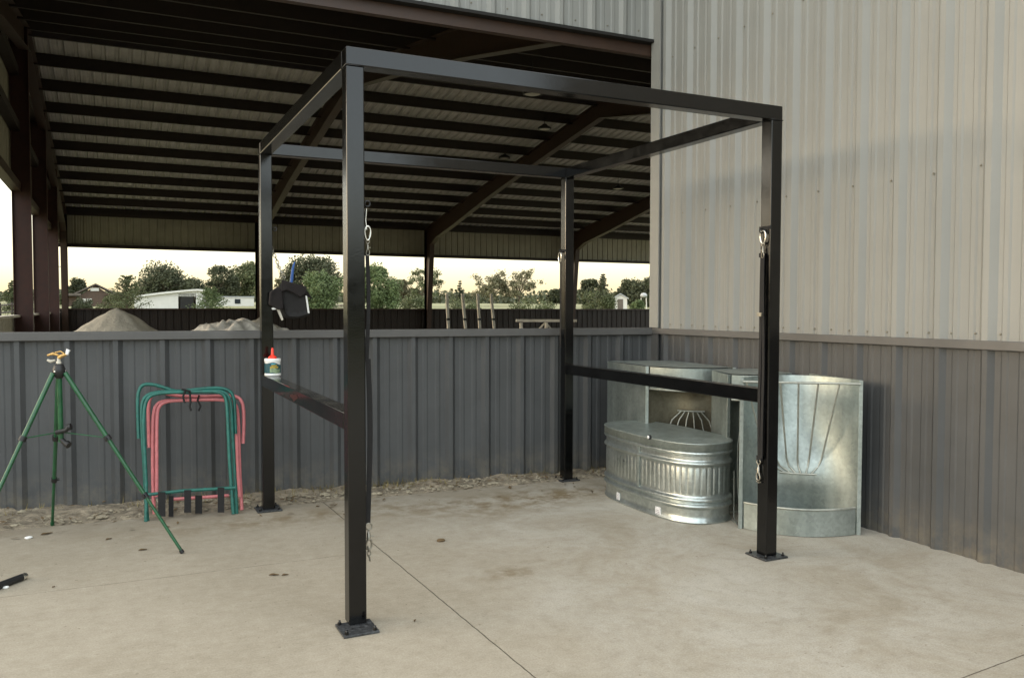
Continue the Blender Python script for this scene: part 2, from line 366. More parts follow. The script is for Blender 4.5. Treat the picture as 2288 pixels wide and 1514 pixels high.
# ------------------------------------------------------------------ fence
FL0 = -4.2
fence = thing('fence', FA, 'low charcoal ribbed metal wall with a flat cap, behind the black steel frame', 'fence')
p0 = FA+FD*FL0; L = (FE-p0).length
off = (V((-1.417, 2.931, 0))-p0).dot(FD)-.04
ribbed(MB(), p0+V((0, 0, .005)), FD, V((0, 0, 1)), FN, L, 1.13, pitch=.2955, off=off % .2955, h=.03).build('panel', 'charcoal_siding', fence)
MB().box((0, 0, 0), (0, 0, 0)) if 0 else None
c = p0+FD*(L/2)
MB().obox(c-FN*.035+V((0, 0, 1.163)), FD*(L/2), FN*.085, V((0, 0, .028))).build('cap', 'charcoal_trim', fence, .004)
ribbed(MB(), p0+V((0, 0, .005))-FN*.09, FD, V((0, 0, 1)), -FN, L, 1.13, pitch=.2955, off=.1).build('rear_panel', 'liner_tan', fence)

# ------------------------------------------------------------------ light metal building on the right
WA = V((3.262, 2.44, 0)); WB_ = V((3.375, -4.6, 0)); WD = (WB_-WA).normalized(); WN = V((-1, 0, 0)); WN = (WN-WD*WN.dot(WD)).normalized(); WL = (WB_-WA).length
bld = thing('metal_building', (3.32, 0, 0), 'tall light grey ribbed metal building with dark lower wall, on the right', 'building')
# rib phase from the photograph
wo = (onpl(2002, 900, WA, WN)-WA).dot(WD)
ribbed(MB(), WA+V((0, 0, 1.19)), WD, V((0, 0, 1)), WN, WL, 4.2, pitch=.281, off=wo % .281, h=.032, wt=.034, wb=.098, minor=.007).build('upper_siding', 'light_siding', bld)
ribbed(MB(), WA+V((0, 0, .0)), WD, V((0, 0, 1)), WN, WL, 1.16, pitch=.281, off=wo % .281, h=.026, wt=.028, wb=.08).build('lower_siding', 'charcoal_siding', bld)
MB().obox(WA+WD*(WL/2)+WN*.014+V((0, 0, 1.166)), WD*(WL/2), WN*.03, V((0, 0, .024))).build('belt_trim', 'charcoal_trim', bld, .003)
MB().obox(WA+WD*.055+WN*.03+V((0, 0, 3.34)), WD*.06, WN*.006, V((0, 0, 2.145))).build('corner_trim', 'light_trim', bld)
MB().obox(WA+WD*.055+WN*.031+V((0, 0, .57)), WD*.06, WN*.006, V((0, 0, .57))).build('lower_corner_trim', 'charcoal_trim', bld)
bx = MB(); bx.box((3.42, -4.6, 0), (3.46, 2.3, 5.38)); bx.box((3.38, -4.64, 0), (14, -4.6, 5.38)); bx.build('wall', 'light_trim', bld)
MB().add([(3.15, -4.9, 5.4), (15, -4.9, 5.4), (15, 2.35, 5.4), (3.15, 2.35, 5.4), (3.15, -4.9, 5.55), (15, -4.9, 7.2), (15, 2.35, 7.2), (3.15, 2.35, 5.55)],
         [(0, 3, 2, 1), (4, 5, 6, 7), (0, 1, 5, 4), (2, 3, 7, 6), (0, 4, 7, 3), (1, 2, 6, 5)]).build('roof', 'light_trim', bld)
sc = MB()
k = 0
while True:
    s0 = (wo % .281)+k*.281; k += 1
    if s0 > WL: break
    for zz, js in ((1.222, (-.07, .07)), (2.12, (-.06,)), (3.4, (.07,))):
        for j in js:
            if zz != 1.222 and (k % 1): continue
            pc = WA+WD*(s0+j)+WN*.003+V((0, 0, zz+.004*math.sin(k*5+j*40)))
            sc.lathe([(.0065, 0), (.0065, .003), (.004, .006), (.0001, .0065)], pc, WN, 6)
sc.build('screws', 'screw_head', bld)['kind'] = 'stuff'

# ------------------------------------------------------------------ covered arena
EAVE, RIDGE_Y, Y0, Y1, SL = 5.28, 18.1, 2.5, 33.7, .16
X0, X1 = -2.8, 28.5
RZ = EAVE+(RIDGE_Y-Y0)*SL
def roofz(y): return EAVE+SL*(min(y, 2*RIDGE_Y-y)-Y0)
ar = thing('riding_arena', (10, 18, 0), 'open sided steel arena building with dark purlins under a ribbed metal roof, behind the fence', 'building')
rl = math.hypot(RIDGE_Y-Y0, RZ-EAVE)
dv = V((0, RIDGE_Y-Y0, RZ-EAVE)).normalized()
mb = MB(); ribbed(mb, (X0-.3, Y0-.3, EAVE-.05), (1, 0, 0), dv, (0, -dv.z, dv.y), X1-X0+.6, rl+.3, minor=.006, h=.065, wb=.12, wt=.05)
mb.build('roof', 'roof_underside', ar)
dv2 = V((0, -(Y1-RIDGE_Y), RZ-EAVE)).normalized()
mb = MB(); ribbed(mb, (X0-.3, Y1+.3, EAVE-.05), (1, 0, 0), dv2, (0, dv.z, dv.y), X1-X0+.6, rl+.3, minor=.006, h=.065, wb=.12, wt=.05)
mb.build('roof', 'roof_underside', ar)
for side in (0, 1):
    for k in range(0, 11):
        y = RIDGE_Y+(.25 if side else -.25)+(1 if side else -1)*k*1.53
        if y < Y0 or y > Y1: continue
        z = roofz(y)-.02; m_ = MB()
        m_.box((X0, y-.004, z-.275), (X1, y+.004, z)); m_.box((X0, y-.004, z-.28), (X1, y+.065, z-.275)); m_.box((X0, y-.065, z-.004), (X1, y+.004, z+.0))
        m_.build('purlin', 'purlin_steel', ar)
FRX = [-2.55, 4.76, 12.4, 20.1, 27.9]
def frame(x, both=True):
    w = .11
    for side in (1, 0):
        ys = Y1-.12 if side else Y0+.25; sg = -1 if side else 1
        def pt(d, z): return (ys+sg*d, z)
        ze = EAVE-.3
        # tapered column and rafter as an I section outline
        web = [pt(.0, 0), pt(.26, 0), pt(.78, ze-.75), pt(1.5, roofz(ys+sg*1.5)-.26-.78), ]
        mids = []
        for d in (3.5, 7.5, 11.5, abs(RIDGE_Y-ys)):
            mids.append((d, roofz(ys+sg*d)-.26-(.72 if d < 5 else .55 if d < 9 else .5)))
        low = [(0.26, 0), (.78, ze-.75), (1.5, roofz(ys+sg*1.5)-1.02)]+mids
        top = [(0, 0), (0, ze), (1.5, roofz(ys+sg*1.5)-.26)]+[(d, roofz(ys+sg*d)-.26) for d, _ in mids]
        m_ = MB()
        W = lambda d, z, xx: V((xx, ys+sg*d, z))
        for a, b_ in zip(range(len(low)-1), range(1, len(low))):
            for xx in (x-.006, x+.006): m_.add([W(*low[a], xx), W(*low[b_], xx), W(*top[b_], xx), W(*top[a], xx)], [(0, 1, 2, 3)])
        for line in (low, top):
            A = [W(d, z, x-w) for d, z in line]; B = [W(d, z, x+w) for d, z in line]
            C2 = [p+V((0, 0, .018)) for p in A]; D2 = [p+V((0, 0, .018)) for p in B]
            m_.strip(A, B, False); m_.strip(C2, D2, False, True); m_.strip(A, C2, False); m_.strip(B, D2, False)
        m_.build('frame', 'brown_trim', ar)
for x in FRX: frame(x)
# far long wall
m_ = MB(); ribbed(m_, (X0, Y1+.02, 3.82), (1, 0, 0), (0, 0, 1), (0, 1, 0), X1-X0, 1.5); m_.build('far_upper_panel', 'liner_tan', ar)
for z, hh, dd in ((3.80, .1, .18), (5.05, .1, .15)): MB().box((X0, Y1-dd, z-hh), (X1, Y1+.0, z+hh*.3)).build('girt', 'purlin_steel', ar)
m_ = MB(); ribbed(m_, (X0, Y1+.02, 0), (1, 0, 0), (0, 0, 1), (0, 1, 0), X1-X0, 1.27); m_.build('far_lower_panel', 'purlin_steel', ar)
MB().box((X0, Y1-.1, 1.24), (X1, Y1+.06, 1.30)).build('far_sill', 'brown_trim', ar)
# left gable end
XL = -2.86
GX = XL
ribbed(MB(), (GX, Y0, 0), (0, 1, 0), (0, 0, 1), (-1, 0, 0), Y1-Y0, 1.12).build('end_lower_panel', 'liner_tan', ar)
MB().box((GX-.05, Y0, 1.13), (GX+.14, Y1-.2, 1.18)).build('end_sill', 'weathered_white', ar, .004)
mb = MB(); ribbed(mb, (GX, Y0, 3.98), (0, 1, 0), (0, 0, 1), (-1, 0, 0), Y1-Y0, 1, z0f=lambda s_: roofz(Y0+s_)-.02-3.98); mb.build('end_upper_panel', 'liner_tan', ar)
ribbed(MB(), (GX+.004, Y0, 3.58), (0, 1, 0), (0, 0, 1), (-1, 0, 0), 10.2, .45).build('unseen_bay_panel', 'purlin_steel', ar)  # unseen dark panel, added so the right top beam mirrors less sky
for z in (3.98, 5.3, 6.5):
    lo = Y0 if z < 5 else Y0+(z+.35-EAVE)/SL; hi = 2*RIDGE_Y-lo
    if z < 4: lo, hi = Y0, Y1
    MB().box((GX+.01, lo, z-.10), (GX+.20, hi, z+.09)).build('end_girt', 'brown_trim' if z < 4 else 'purlin_steel', ar)
for Yc in (11.4, 17.85, 23.05, 28.0):
    zt = roofz(Yc)-.3; m_ = MB()
    m_.box((GX+.02, Yc-.08, 0), (GX+.035, Yc+.08, zt)); m_.box((GX+.37, Yc-.08, 0), (GX+.385, Yc+.08, zt)); m_.box((GX+.035, Yc-.006, 0), (GX+.37, Yc+.006, zt))
    m_.build('end_column', 'red_oxide', ar)
# near header over the fence
hd = V((1, -.012, 0)).normalized(); hn = V((hd.y, -hd.x, 0))
hs = FE-hd*9.6+V((0, 0, 0)); hs.y = FE.y+9.6*.012
ribbed(MB(), hs+V((0, 0, 3.60)), hd, V((0, 0, 1)), hn, 9.6, 1.75, pitch=.2955, off=.12, h=.026).build('near_upper_siding', 'light_siding', ar)
MB().obox(hs+hd*4.8-hn*.02+V((0, 0, 3.585)), hd*4.8, hn*.055, V((0, 0, .012))).build('near_drip_trim', 'dark_inside', ar)
MB().obox(hs+hd*4.8-hn*.065+V((0, 0, 3.525)), hd*4.79, hn*.03, V((0, 0, .045))).build('near_header_beam', 'brown_trim', ar)
m_ = MB(); q = [hs+hd*(9.6*i/32)+hn*.002+V((0, 0, 3.66)) for i in range(33)]
for w in q: m_.lathe([(.007, 0), (.007, .003), (.004, .006), (.0001, .0065)], w, hn, 6); m_.lathe([(.007, 0), (.007, .003), (.0001, .006)], w+hd*.13, hn, 6)
m_.build('screws', 'screw_head', ar)['kind'] = 'stuff'

# high-bay lamps
def lamp(x, y, D, w):
    P = atD(x, y, D); r = w/2; zt = roofz(P.y)-.2
    t = thing('hanging_lamp', P, LAMPL.pop(0), 'lamp', 'round lamps under the arena roof')
    MB().lathe([(r*.3, .16), (r*.45, .12), (r, .05), (r, .0), (r*.86, -.01), (r*.86, .012)], P, n=20).build('housing', 'black_plastic', t)
    MB().lathe([(r*.84, .004), (r*.6, -.012), (.0001, -.018)], P, n=20).build('lens', 'lamp_lens', t)
    MB().tube([P+V((0, 0, .14)), V((P.x, P.y, max(zt, P.z+.3)))], .012, 6).build('hanger', 'black_plastic', t)
LAMPL = ['large round lamp nearest the camera, hanging just under the front top beam', 'round lamp under the dark roof, left of the second sloping rafter',
         'small round lamp showing just above the rear top beam', 'small round lamp furthest right under the roof, by the light grey building']
lamp(1190, 211, 18.5, .44); lamp(1217, 289, 26, .42); lamp(1127, 354, 30, .42); lamp(1381, 422, 33, .42)

# ------------------------------------------------------------------ black steel wash-rack frame
RW, RD, RH, s = 2.3696, 2.3154, 2.44, .0762
rk = thing('steel_frame', (RW/2, RD/2, 0), 'tall open box frame of glossy black square steel tube bolted to the concrete', 'steel frame')
posts = {'A': (0, 0), 'B': (0, RD-s), 'C': (RW-s, RD-s), 'D': (RW-s, 0)}
for k_, (x, y) in posts.items():
    p = MB().box((x, y, .012), (x+s, y+s, RH-s-.001)).build('post', 'black_paint', rk, .005)
    cx, cy = x+s/2, y+s/2; q = .08
    if k_ == 'A': cx, cy = .026, -.028; q = .076
    pl = MB().box((cx-q, cy-q, .002), (cx+q, cy+q, .012)).build('base_plate', 'black_chipped', rk, .002)
    pl['label'] = 'scuffed square base plate with anchor bolts'
    for i in (-1, 1):
        for j in (-1, 1):
            bx_, by_ = cx+i*.06, cy+j*.06
            if abs(bx_-(x+s/2)) < s/2+.010 and abs(by_-(y+s/2)) < s/2+.010: continue
            MB().lathe([(.009, .012), (.009, .02), (.0001, .02)], (bx_, by_, 0), n=6, smooth=False).lathe([(.005, .02), (.005, .03), (.0001, .031)], (bx_, by_, 0), n=8).build('anchor_bolt', 'black_paint', rk)
tp = RH
MB().box((0, 0, tp-s), (RW, s, tp)).build('top_beam', 'black_paint', rk, .005)
MB().box((0, RD-s, tp-s), (RW, RD, tp)).build('top_beam', 'black_paint', rk, .005)
MB().box((0, s+.001, tp-s), (s, RD-s-.001, tp)).build('top_beam', 'black_paint', rk, .005)
MB().box((RW-s, s+.001, tp-s), (RW, RD-s-.001, tp)).build('top_beam', 'black_paint', rk, .005)
ZL, ZR = .913, .919
lr = MB().box((0, s+.001, ZL-s), (s, RD-s-.001, ZL)).build('side_rail', 'black_paint', rk, .005)
MB().box((RW-s, s+.001, ZR-s), (RW, RD-s-.001, ZR)).build('side_rail', 'black_paint', rk, .005)
# small dark red patch on the outer face of the left rail
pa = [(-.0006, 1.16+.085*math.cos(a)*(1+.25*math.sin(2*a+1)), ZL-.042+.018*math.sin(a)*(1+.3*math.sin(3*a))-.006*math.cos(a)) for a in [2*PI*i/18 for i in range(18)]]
MB().poly(list(reversed(pa))).build('red_patch', 'red_patch', rk)
# small weld beads at joints
for (x, y) in posts.values():
    m_ = MB(); z = RH-s; e = .0015
    m_.tube([(x-e, y-e, z), (x+s+e, y-e, z), (x+s+e, y+s+e, z), (x-e, y+s+e, z)], .0022, 6, closed=True); m_.build('weld_bead', 'black_paint', rk)

# eye bolts / ties
def oval_link(c, d, n, l, w, r, mb, seg=14):
    d = V(d).normalized(); n = V(n).normalized(); e = d.cross(n).normalized(); P = []
    for i in range(seg):
        a = 2*PI*i/seg; ca, sa = math.cos(a), math.sin(a)
        P.append(V(c)+d*(ca*w/2+(l-w)/2*(1 if ca > 0 else -1))+e*sa*w/2)
    mb.tube(P, r, 6, closed=True)
def chain(pts, mb, l=.032, w=.018, r=.0028):
    tot = 0; i = 0; pts = [V(p) for p in pts]; alt = 0
    segs = [(pts[k], pts[k+1]) for k in range(len(pts)-1)]
    step = l-2.4*r; carry = 0
    for a, b in segs:
        L_ = (b-a).length; d = (b-a)/L_; t = carry
        while t < L_:
            n0 = V((0, 1, 0)) if abs(d.y) < .8 else V((1, 0, 0))
            n1 = d.cross(n0).normalized(); n0 = n1.cross(d).normalized()
            oval_link(a+d*t, d, n0 if alt % 2 else n1, l, w, r, mb); alt += 1; t += step
        carry = t-L_
def snap(P, mb, down=V((0, 0, -1)), side=V((1, 0, 0)), sc=1.):
    """bolt snap: swivel ring, barrel, hook"""
    P = V(P)
    f = side.cross(down)
    mb.tube([P+(side*math.cos(a)-down*math.sin(a))*.013*sc for a in [2*PI*i/12 for i in range(12)]], .003*sc, 6, closed=True)
    mb.tube([P+down*.014*sc, P+down*.024*sc, P+down*.026*sc, P+down*.055*sc], [.004*sc, .004*sc, .007*sc, .007*sc], 8)
    hk = [P+down*.052*sc-side*.004*sc]+[P+down*(.075+.016*math.sin(a))*sc+side*(-.012*math.cos(a))*sc for a in [PI*i/8 for i in range(0, 9)]]+[P+down*.056*sc+side*.010*sc]
    mb.tube(hk, .0035*sc, 6)
    mb.tube([P+down*.04*sc+side*.006*sc, P+down*.04*sc+side*.02*sc], .003*sc, 6)
def carab(P, mb, h=.075, w=.045, r=.005, nrm=V((1, 0, 0)), dside=V((0, 1, 0))):
    """pear-shaped carabiner hanging from P"""
    P = V(P); Q = []
    for i in range(18):
        a = 2*PI*i/18; k = 1-.35*(1-math.cos(a))/2
        Q.append(P+V((0, 0, -h/2+math.cos(a)*h/2))+dside*math.sin(a)*w/2*(k+.15))
    mb.tube(Q, r, 8, closed=True)
EZ = {}
def eyelet(x, y, z, d, parent):
    m_ = MB(); P = V((x, y, z)); m_.lathe([(.014, 0), (.014, .004), (.007, .006), (.006, .012)], P, d, 10)
    C_ = P+V(d)*.022
    m_.tube([C_+V(d)*.012*math.cos(a)+V((0, 0, 1))*.012*math.sin(a) for a in [2*PI*i/12 for i in range(12)]], .004, 6, closed=True)
    m_.build('eye_bolt', 'black_paint', parent); return C_

def strap_tie(name, root, label, P, z_lo, m='black_fabric', side=V((0, 1, 0)), out=V((-1, 0, 0)), zc=None, chainlen=.0):
    """a doubled web strap hung from a carabiner with a snap at each end"""
    t = thing(name, P, label, 'tie strap')
    mb = MB(); carab(P, mb, .07, .042, .0045, out, side); mb.build('carabiner', 'steel_bright', t)
    mb = MB(); Q = P+V((0, 0, -.072)); snap(Q, mb, side=side, sc=.8); mb.build('snap_hook', 'steel_dull', t)
    return t, Q

# tie on the front right post (left face), strap doubled
PX = RW-s
eD = eyelet(PX, .045, 1.775, (-1, 0, 0), rk)
P = V((PX-.014, .040, 1.775))
MB().box((PX-.006, -.004, 1.782), (PX+.0, s+.004, 1.80)).build('eye_strap', 'black_fabric', rk)
t, Q = strap_tie('tie_strap', rk, 'long black tie strap with carabiner hanging down the front right post', P, .5)
m_ = MB(); z1 = Q.z-.058; z2 = .545
for dy, dx in ((.010, .003), (-.014, -.003)):
    A = [V((PX-.011+dx*.7-.002*math.sin(i*.8), .045+dy*(1-.3*math.cos(i*.4)), z1+(z2-z1)*i/12)) for i in range(13)]
    m_.thick([a+V((0, -.009, 0)) for a in A], [a+V((0, .009, 0)) for a in A], (-1, 0, 0), .003)
for zz in (z1, z2): m_.obox((PX-.011, .05, zz), (.005, 0, 0), (0, .018, 0), (0, 0, .012))
m_.build('strap', 'black_fabric', t)
m_ = MB(); snap(V((PX-.012, .055, z2-.02)), m_, side=V((0, 1, 0)), sc=1.15); m_.tube([(PX-.012, .07, z2-.13), (PX-.012, .052, z2-.137), (PX-.012, .035, z2-.13)], .0035, 6); m_.build('snap_hook', 'steel_dull', t)
m_ = MB(); m_.obox((PX-.026, .045, 1.325), (.004, 0, 0), (0, .016, 0), (0, 0, .010)); m_.build('buckle', 'steel_dull', t)

# tie on the front left post, on its inner (right) face
eA = eyelet(s, .04, 1.80, (1, 0, 0), rk)
t = thing('tie_strap', (s+.02, .04, 1.78), 'long black tie strap with snap hooks hanging beside the front left post', 'tie strap')
m_ = MB(); m_.tube([(s+.018, .04, 1.78), (s+.014, .04, 1.73), (s+.018, .038, 1.69)], .0028, 6); carab(V((s+.022, .038, 1.705)), m_, .06, .026, .004, dside=V((1, 0, 0))); m_.build('carabiner', 'steel_bright', t)
m_ = MB(); snap(V((s+.022, .038, 1.64)), m_, side=V((1, 0, 0)), sc=.65); m_.build('snap_hook', 'steel_dull', t)
m_ = MB()
A = [V((s+.020+.005*math.sin(i*.5), .038, 1.59-i*(1.59-1.13)/8)) for i in range(9)]
m_.thick([a-V((.008, 0, 0)) for a in A], [a+V((.008, 0, 0)) for a in A], (0, 1, 0), .004)
A = [V((s+.021+.007*math.sin(i*.32), .035, 1.14-i*(1.14-.43)/12)) for i in range(13)]
m_.thick([a-V((.011, 0, 0)) for a in A], [a+V((.011, 0, 0)) for a in A], (0, 1, 0), .004)
m_.build('strap', 'black_fabric', t)
m_ = MB(); snap(V((s+.02, .037, .418)), m_, side=V((1, 0, 0)), sc=1.1); m_.build('snap_hook', 'steel_dull', t)
m_ = MB(); chain([(s+.018, .037, .32), (s+.026, .037, .262)], m_, .026, .015, .0024); m_.build('chain', 'steel_dull', t)

# carabiner on the back right post (left face)
eyelet(PX, RD-.04, 1.80, (-1, 0, 0), rk)
MB().box((PX-.006, RD-s-.003, 1.795), (PX, RD+.003, 1.812)).build('eye_strap', 'black_fabric', rk)
t = thing('carabiner', (PX-.025, RD-.04, 1.86), 'small silver carabiner hanging on the back right post', 'carabiner')
m_ = MB(); carab(V((PX-.028, RD-.04, 1.79)), m_, .08, .045, .005); m_.build('loop', 'steel_bright', t)
m_ = MB(); A = [V((PX-.02, RD-.04, 1.71-i*.06)) for i in range(12)]
m_.thick([a-V((0, .010, 0)) for a in A], [a+V((0, .010, 0)) for a in A], (-1, 0, 0), .003); m_.build('strap', 'black_fabric', t)

# chain and grooming bag on the back left post
YB = RD-s/2
eyelet(s, YB, 1.88, (1, 0, 0), rk)
def bp(x, y, dY=0.): return onY(x, y, YB+dY)
t = thing('hanging_chain', bp(608, 548), 'thin steel chain from the back left post holding up the dark bag', 'chain')
m_ = MB(); chain([bp(605, 548), bp(612, 568), bp(618, 580), bp(623, 597)], m_, .03, .017, .0026); m_.build('links', 'steel_dull', t)
m_ = MB(); snap(bp(623, 597), m_, down=(bp(634, 618)-bp(623, 597)).normalized(), side=V((1, 0, 0)), sc=.9); m_.build('snap_hook', 'steel_dull', t)
t = thing('grooming_bag', bp(650, 710), 'dark bulging grooming bag with a torn flap hanging on the back left post', 'bag')
def blobbag():
    # body: tilted soft box from outline, with depth
    out = [(626, 634), (634, 628), (645, 633), (668, 638), (684, 641), (683, 655), (686, 675), (690, 695), (692, 704), (680, 708), (664, 713), (640, 712), (632, 706), (628, 690), (623, 672), (622, 650)]
    c0 = bp(656, 672); n = len(out); vs = []; fs = []
    lay = [(-.075, .86), (-.06, .97), (0, 1.02), (.06, .97), (.075, .86)]
    for dy, k_ in lay:
        for i, (x, y) in enumerate(out):
            p = bp(x, y, 0); q = c0+(p-c0)*k_*(1+.025*noise.noise(p*20+V((0, dy*30, 0)))); vs.append((q.x, q.y+dy+.012*noise.noise(p*14), q.z))
    for j in range(len(lay)-1):
        for i in range(n): fs.append((j*n+i, j*n+(i+1) % n, (j+1)*n+(i+1) % n, (j+1)*n+i))
    fs.append(tuple(range(n))); fs.append(tuple(reversed(range((len(lay)-1)*n, len(lay)*n))))
    return MB().add(vs, fs, True)
o = blobbag().build('body', 'black_fabric', t); sb = o.modifiers.new('sub', 'SUBSURF'); sb.levels = 1; sb.render_levels = 2
def sheet(name, m, pts, dY, th=.006, parent=t, curv=.02):
    P_ = [bp(x, y, dY)+V((0, curv*noise.noise(V((x*.03, y*.03, dY))), 0)) for x, y in pts]; n = len(P_)
    B_ = [p+V((0, th, 0)) for p in P_]
    return MB().add(P_+B_, [tuple(range(n)), tuple(reversed(range(n, 2*n)))]+[(i, n+i, n+(i+1) % n, (i+1) % n) for i in range(n)]).build(name, m, parent, .008 if m == 'brown_fabric' else .002)
sheet('side_pocket', 'brown_fabric', [(604, 652), (622, 640), (632, 652), (634, 690), (622, 692), (602, 680)], -.09, .05)
sheet('flap', 'brown_fabric', [(630, 624), (642, 628), (664, 634), (685, 640), (684, 655), (672, 664), (655, 654), (640, 648), (628, 652)], -.10, .012)
sheet('torn_tab', 'brown_fabric', [(683, 648), (688, 652), (699, 669), (697, 668), (684, 660)], -.06, .01)
sheet('white_patch', 'white_plastic', [(682.5, 660), (686, 661), (692, 700), (688, 699)], -.09, .012)
sheet('white_patch', 'white_plastic', [(607, 688), (618, 686), (617, 691), (609, 692)], -.07, .012)
sheet('grey_lining', 'weathered_white', [(617, 688), (624, 688), (633, 714), (629, 716)], -.07, .01)
mbw = MB(); mbw.tube([bp(622, 603), bp(626, 616), bp(631, 630)], .0018, 5); mbw.tube([bp(624, 598), bp(632, 615), bp(638, 629)], .0018, 5); mbw.build('wire_handle', 'steel_dull', t)
bs = thing('brush_handle', bp(651, 632), 'slim blue plastic handle sticking up out of the dark bag', 'handle')
m_ = MB(); m_.tube([bp(650, 640, .0), bp(652, 622, .0), bp(654, 602), bp(657, 590), bp(659, 585)], [.010, .011, .009, .007, .003], 10); m_.build('grip', 'blue_plastic', bs)
# jar with squeeze nozzle on the left rail
jc = V((s/2+.012, RD-s-.11, ZL)); 
jar = thing('jar', jc, 'squat white jar with dark teal label and red nozzle, on the left side rail', 'jar')
r = .052
MB().lathe([(.0001, .001), (r*.96, .001), (r, .005), (r, .014), (r*.965, .017), (r*.965, .092), (r, .096), (r*1.01, .109), (r*.96, .113), (.0001, .113)], jc, n=36).build('body', 'white_plastic', jar)
MB().lathe([(.027, .113), (.027, .123), (.022, .128), (.012, .134), (.0095, .14), (.008, .172), (.0055, .182), (.0001, .183)], jc, n=20).build('nozzle_cap', 'red_plastic', jar)
va = math.atan2(CAM.y-jc.y, CAM.x-jc.x)
def wrap(name, m, a0, a1, f0, f1, rr):
    n = 18; A = []; B = []
    for i in range(n+1):
        u = i/n; a = va+a0+(a1-a0)*u
        A.append(jc+V((rr*math.cos(a), rr*math.sin(a), f0(u)))); B.append(jc+V((rr*math.cos(a), rr*math.sin(a), f1(u))))
    return MB().strip(A, B, True, False).build(name, m, jar)
wrap('label', 'label_teal', -1.5, 1.5, lambda u: .019, lambda u: .091-.014*u-.006*math.sin(u*9), r*.965+.0008)
wrap('label_picture', 'label_sage', -.35, 1.1, lambda u: .022+.004*math.sin(u*8), lambda u: .05+.006*math.sin(u*6), r*.965+.0013)
wrap('label_accent', 'label_blue', -.15, .35, lambda u: .078, lambda u: .082, r*.965+.0014)
# two short rows of yellow lettering too small to read
mb = MB(); rr = r*.965+.0022
for row, (a0, a1, z0, z1) in enumerate(((-.12, .55, .066, .0745), (-.3, .75, .053, .064))):
    n = 6+row*2
    for i in range(n):
        u0 = a0+(a1-a0)*i/n; du = (a1-a0)/n*.78
        def pp(u, z): a = va+u; return jc+V((rr*math.cos(a), rr*math.sin(a), z))
        hh = z1-z0
        if i % 3 == 0: bars = [(0, .35, 0, 1), (.35, 1, .7, 1), (.35, 1, 0, .3)]
        elif i % 3 == 1: bars = [(0, .35, 0, 1), (.65, 1, 0, 1), (.35, .65, .4, .68)]
        else: bars = [(.3, .7, 0, 1), (0, .3, .72, 1), (.7, 1, .72, 1)]
        for b0, b1, c0, c1 in bars:
            mb.add([pp(u0+du*b0, z0+hh*c0), pp(u0+du*b1, z0+hh*c0), pp(u0+du*b1, z0+hh*c1), pp(u0+du*b0, z0+hh*c1)], [(0, 1, 2, 3)])
mb.build('label_lettering', 'label_yellow', jar)

# ------------------------------------------------------------------ green sprinkler tripod
hubxy = V((-1.155, 1.73, 0)); HZ = 1.005
feet = [onz(117, 1173), onz(408, 1236), onz(-92, 1290)]
tr = thing('tripod_stand', hubxy, 'green metal tripod with black clamps standing on the concrete at the left', 'tripod')
hub = V((hubxy.x, hubxy.y, HZ))
MB().lathe([(.0001, .045), (.022, .042), (.027, .03), (.032, .015), (.034, -.005), (.026, -.02), (.016, -.035), (.0001, -.035)], hub, n=18).build('hub', 'black_plastic', tr)
clampm = {0: (.40, .68), 1: (.36, .68), 2: (.34, .66)}
for i, ft in enumerate(feet):
    d0 = (V((ft.x, ft.y, 0))-V((hub.x, hub.y, 0))).normalized(); top = hub+d0*.032+V((0, 0, -.005)); ft = V((ft.x, ft.y, .006)); D_ = ft-top
    m_ = MB()
    a, b = clampm[i]
    m_.tube([top, top+D_*a], .0125, 12); m_.tube([top+D_*a, top+D_*b], .0105, 12); m_.tube([top+D_*b, ft], .0085, 12)
    lg = m_.build('leg', 'tripod_green', tr)
    for q, rr in ((a, .019), (b, .0155)):
        m_ = MB(); m_.tube([top+D_*(q-.012), top+D_*(q+.012)], rr, 12); w = D_.cross(V((0, 0, 1))).normalized()
        m_.tube([top+D_*q, top+D_*q+w*.028], .008, 8); m_.build('clamp', 'black_plastic', lg)
    MB().tube([top+D_*.985, ft+V((0, 0, -.002))], .0115, 12).build('foot', 'tripod_green' if i == 0 else 'black_plastic', lg)
    MB().lathe([(.006, -.02), (.006, .0), (.0001, .001)], top+V((0, 0, .008))-d0.cross(V((0, 0, 1)))*.012, d0, 8).build('rivet', 'steel_bright', lg)
cz = hub+V((0, 0, -.33))
MB().tube([hub, cz+V((.004, 0, -.055))], .0135, 12).build('riser_pipe', 'tripod_green', tr)
m_ = MB(); m_.tube([cz+V((-.02, -.01, .0)), cz+V((.03, -.03, .012)), cz+V((.045, -.035, .03))], .012, 8); m_.tube([cz+V((.04, -.035, .028)), cz+V((.055, -.04, .032))], .018, 10); m_.build('collar', 'black_plastic', tr)
m_ = MB(); m_.tube([cz+V((.004, 0, -.04)), cz+V((.03, -.02, -.065))], .014, 10); m_.tube([cz+V((.028, -.018, -.062)), cz+V((.042, -.03, -.072))], .019, 12); m_.build('hose_inlet', 'black_plastic', tr)
for i, ft in enumerate(feet):
    d0 = (V((ft.x, ft.y, 0))-V((hub.x, hub.y, 0))).normalized(); top = hub+d0*.032; q = top+(ft-top)*clampm[i][0]
    MB().tube([cz, q], .0035, 6).build('brace', 'tripod_green', tr)
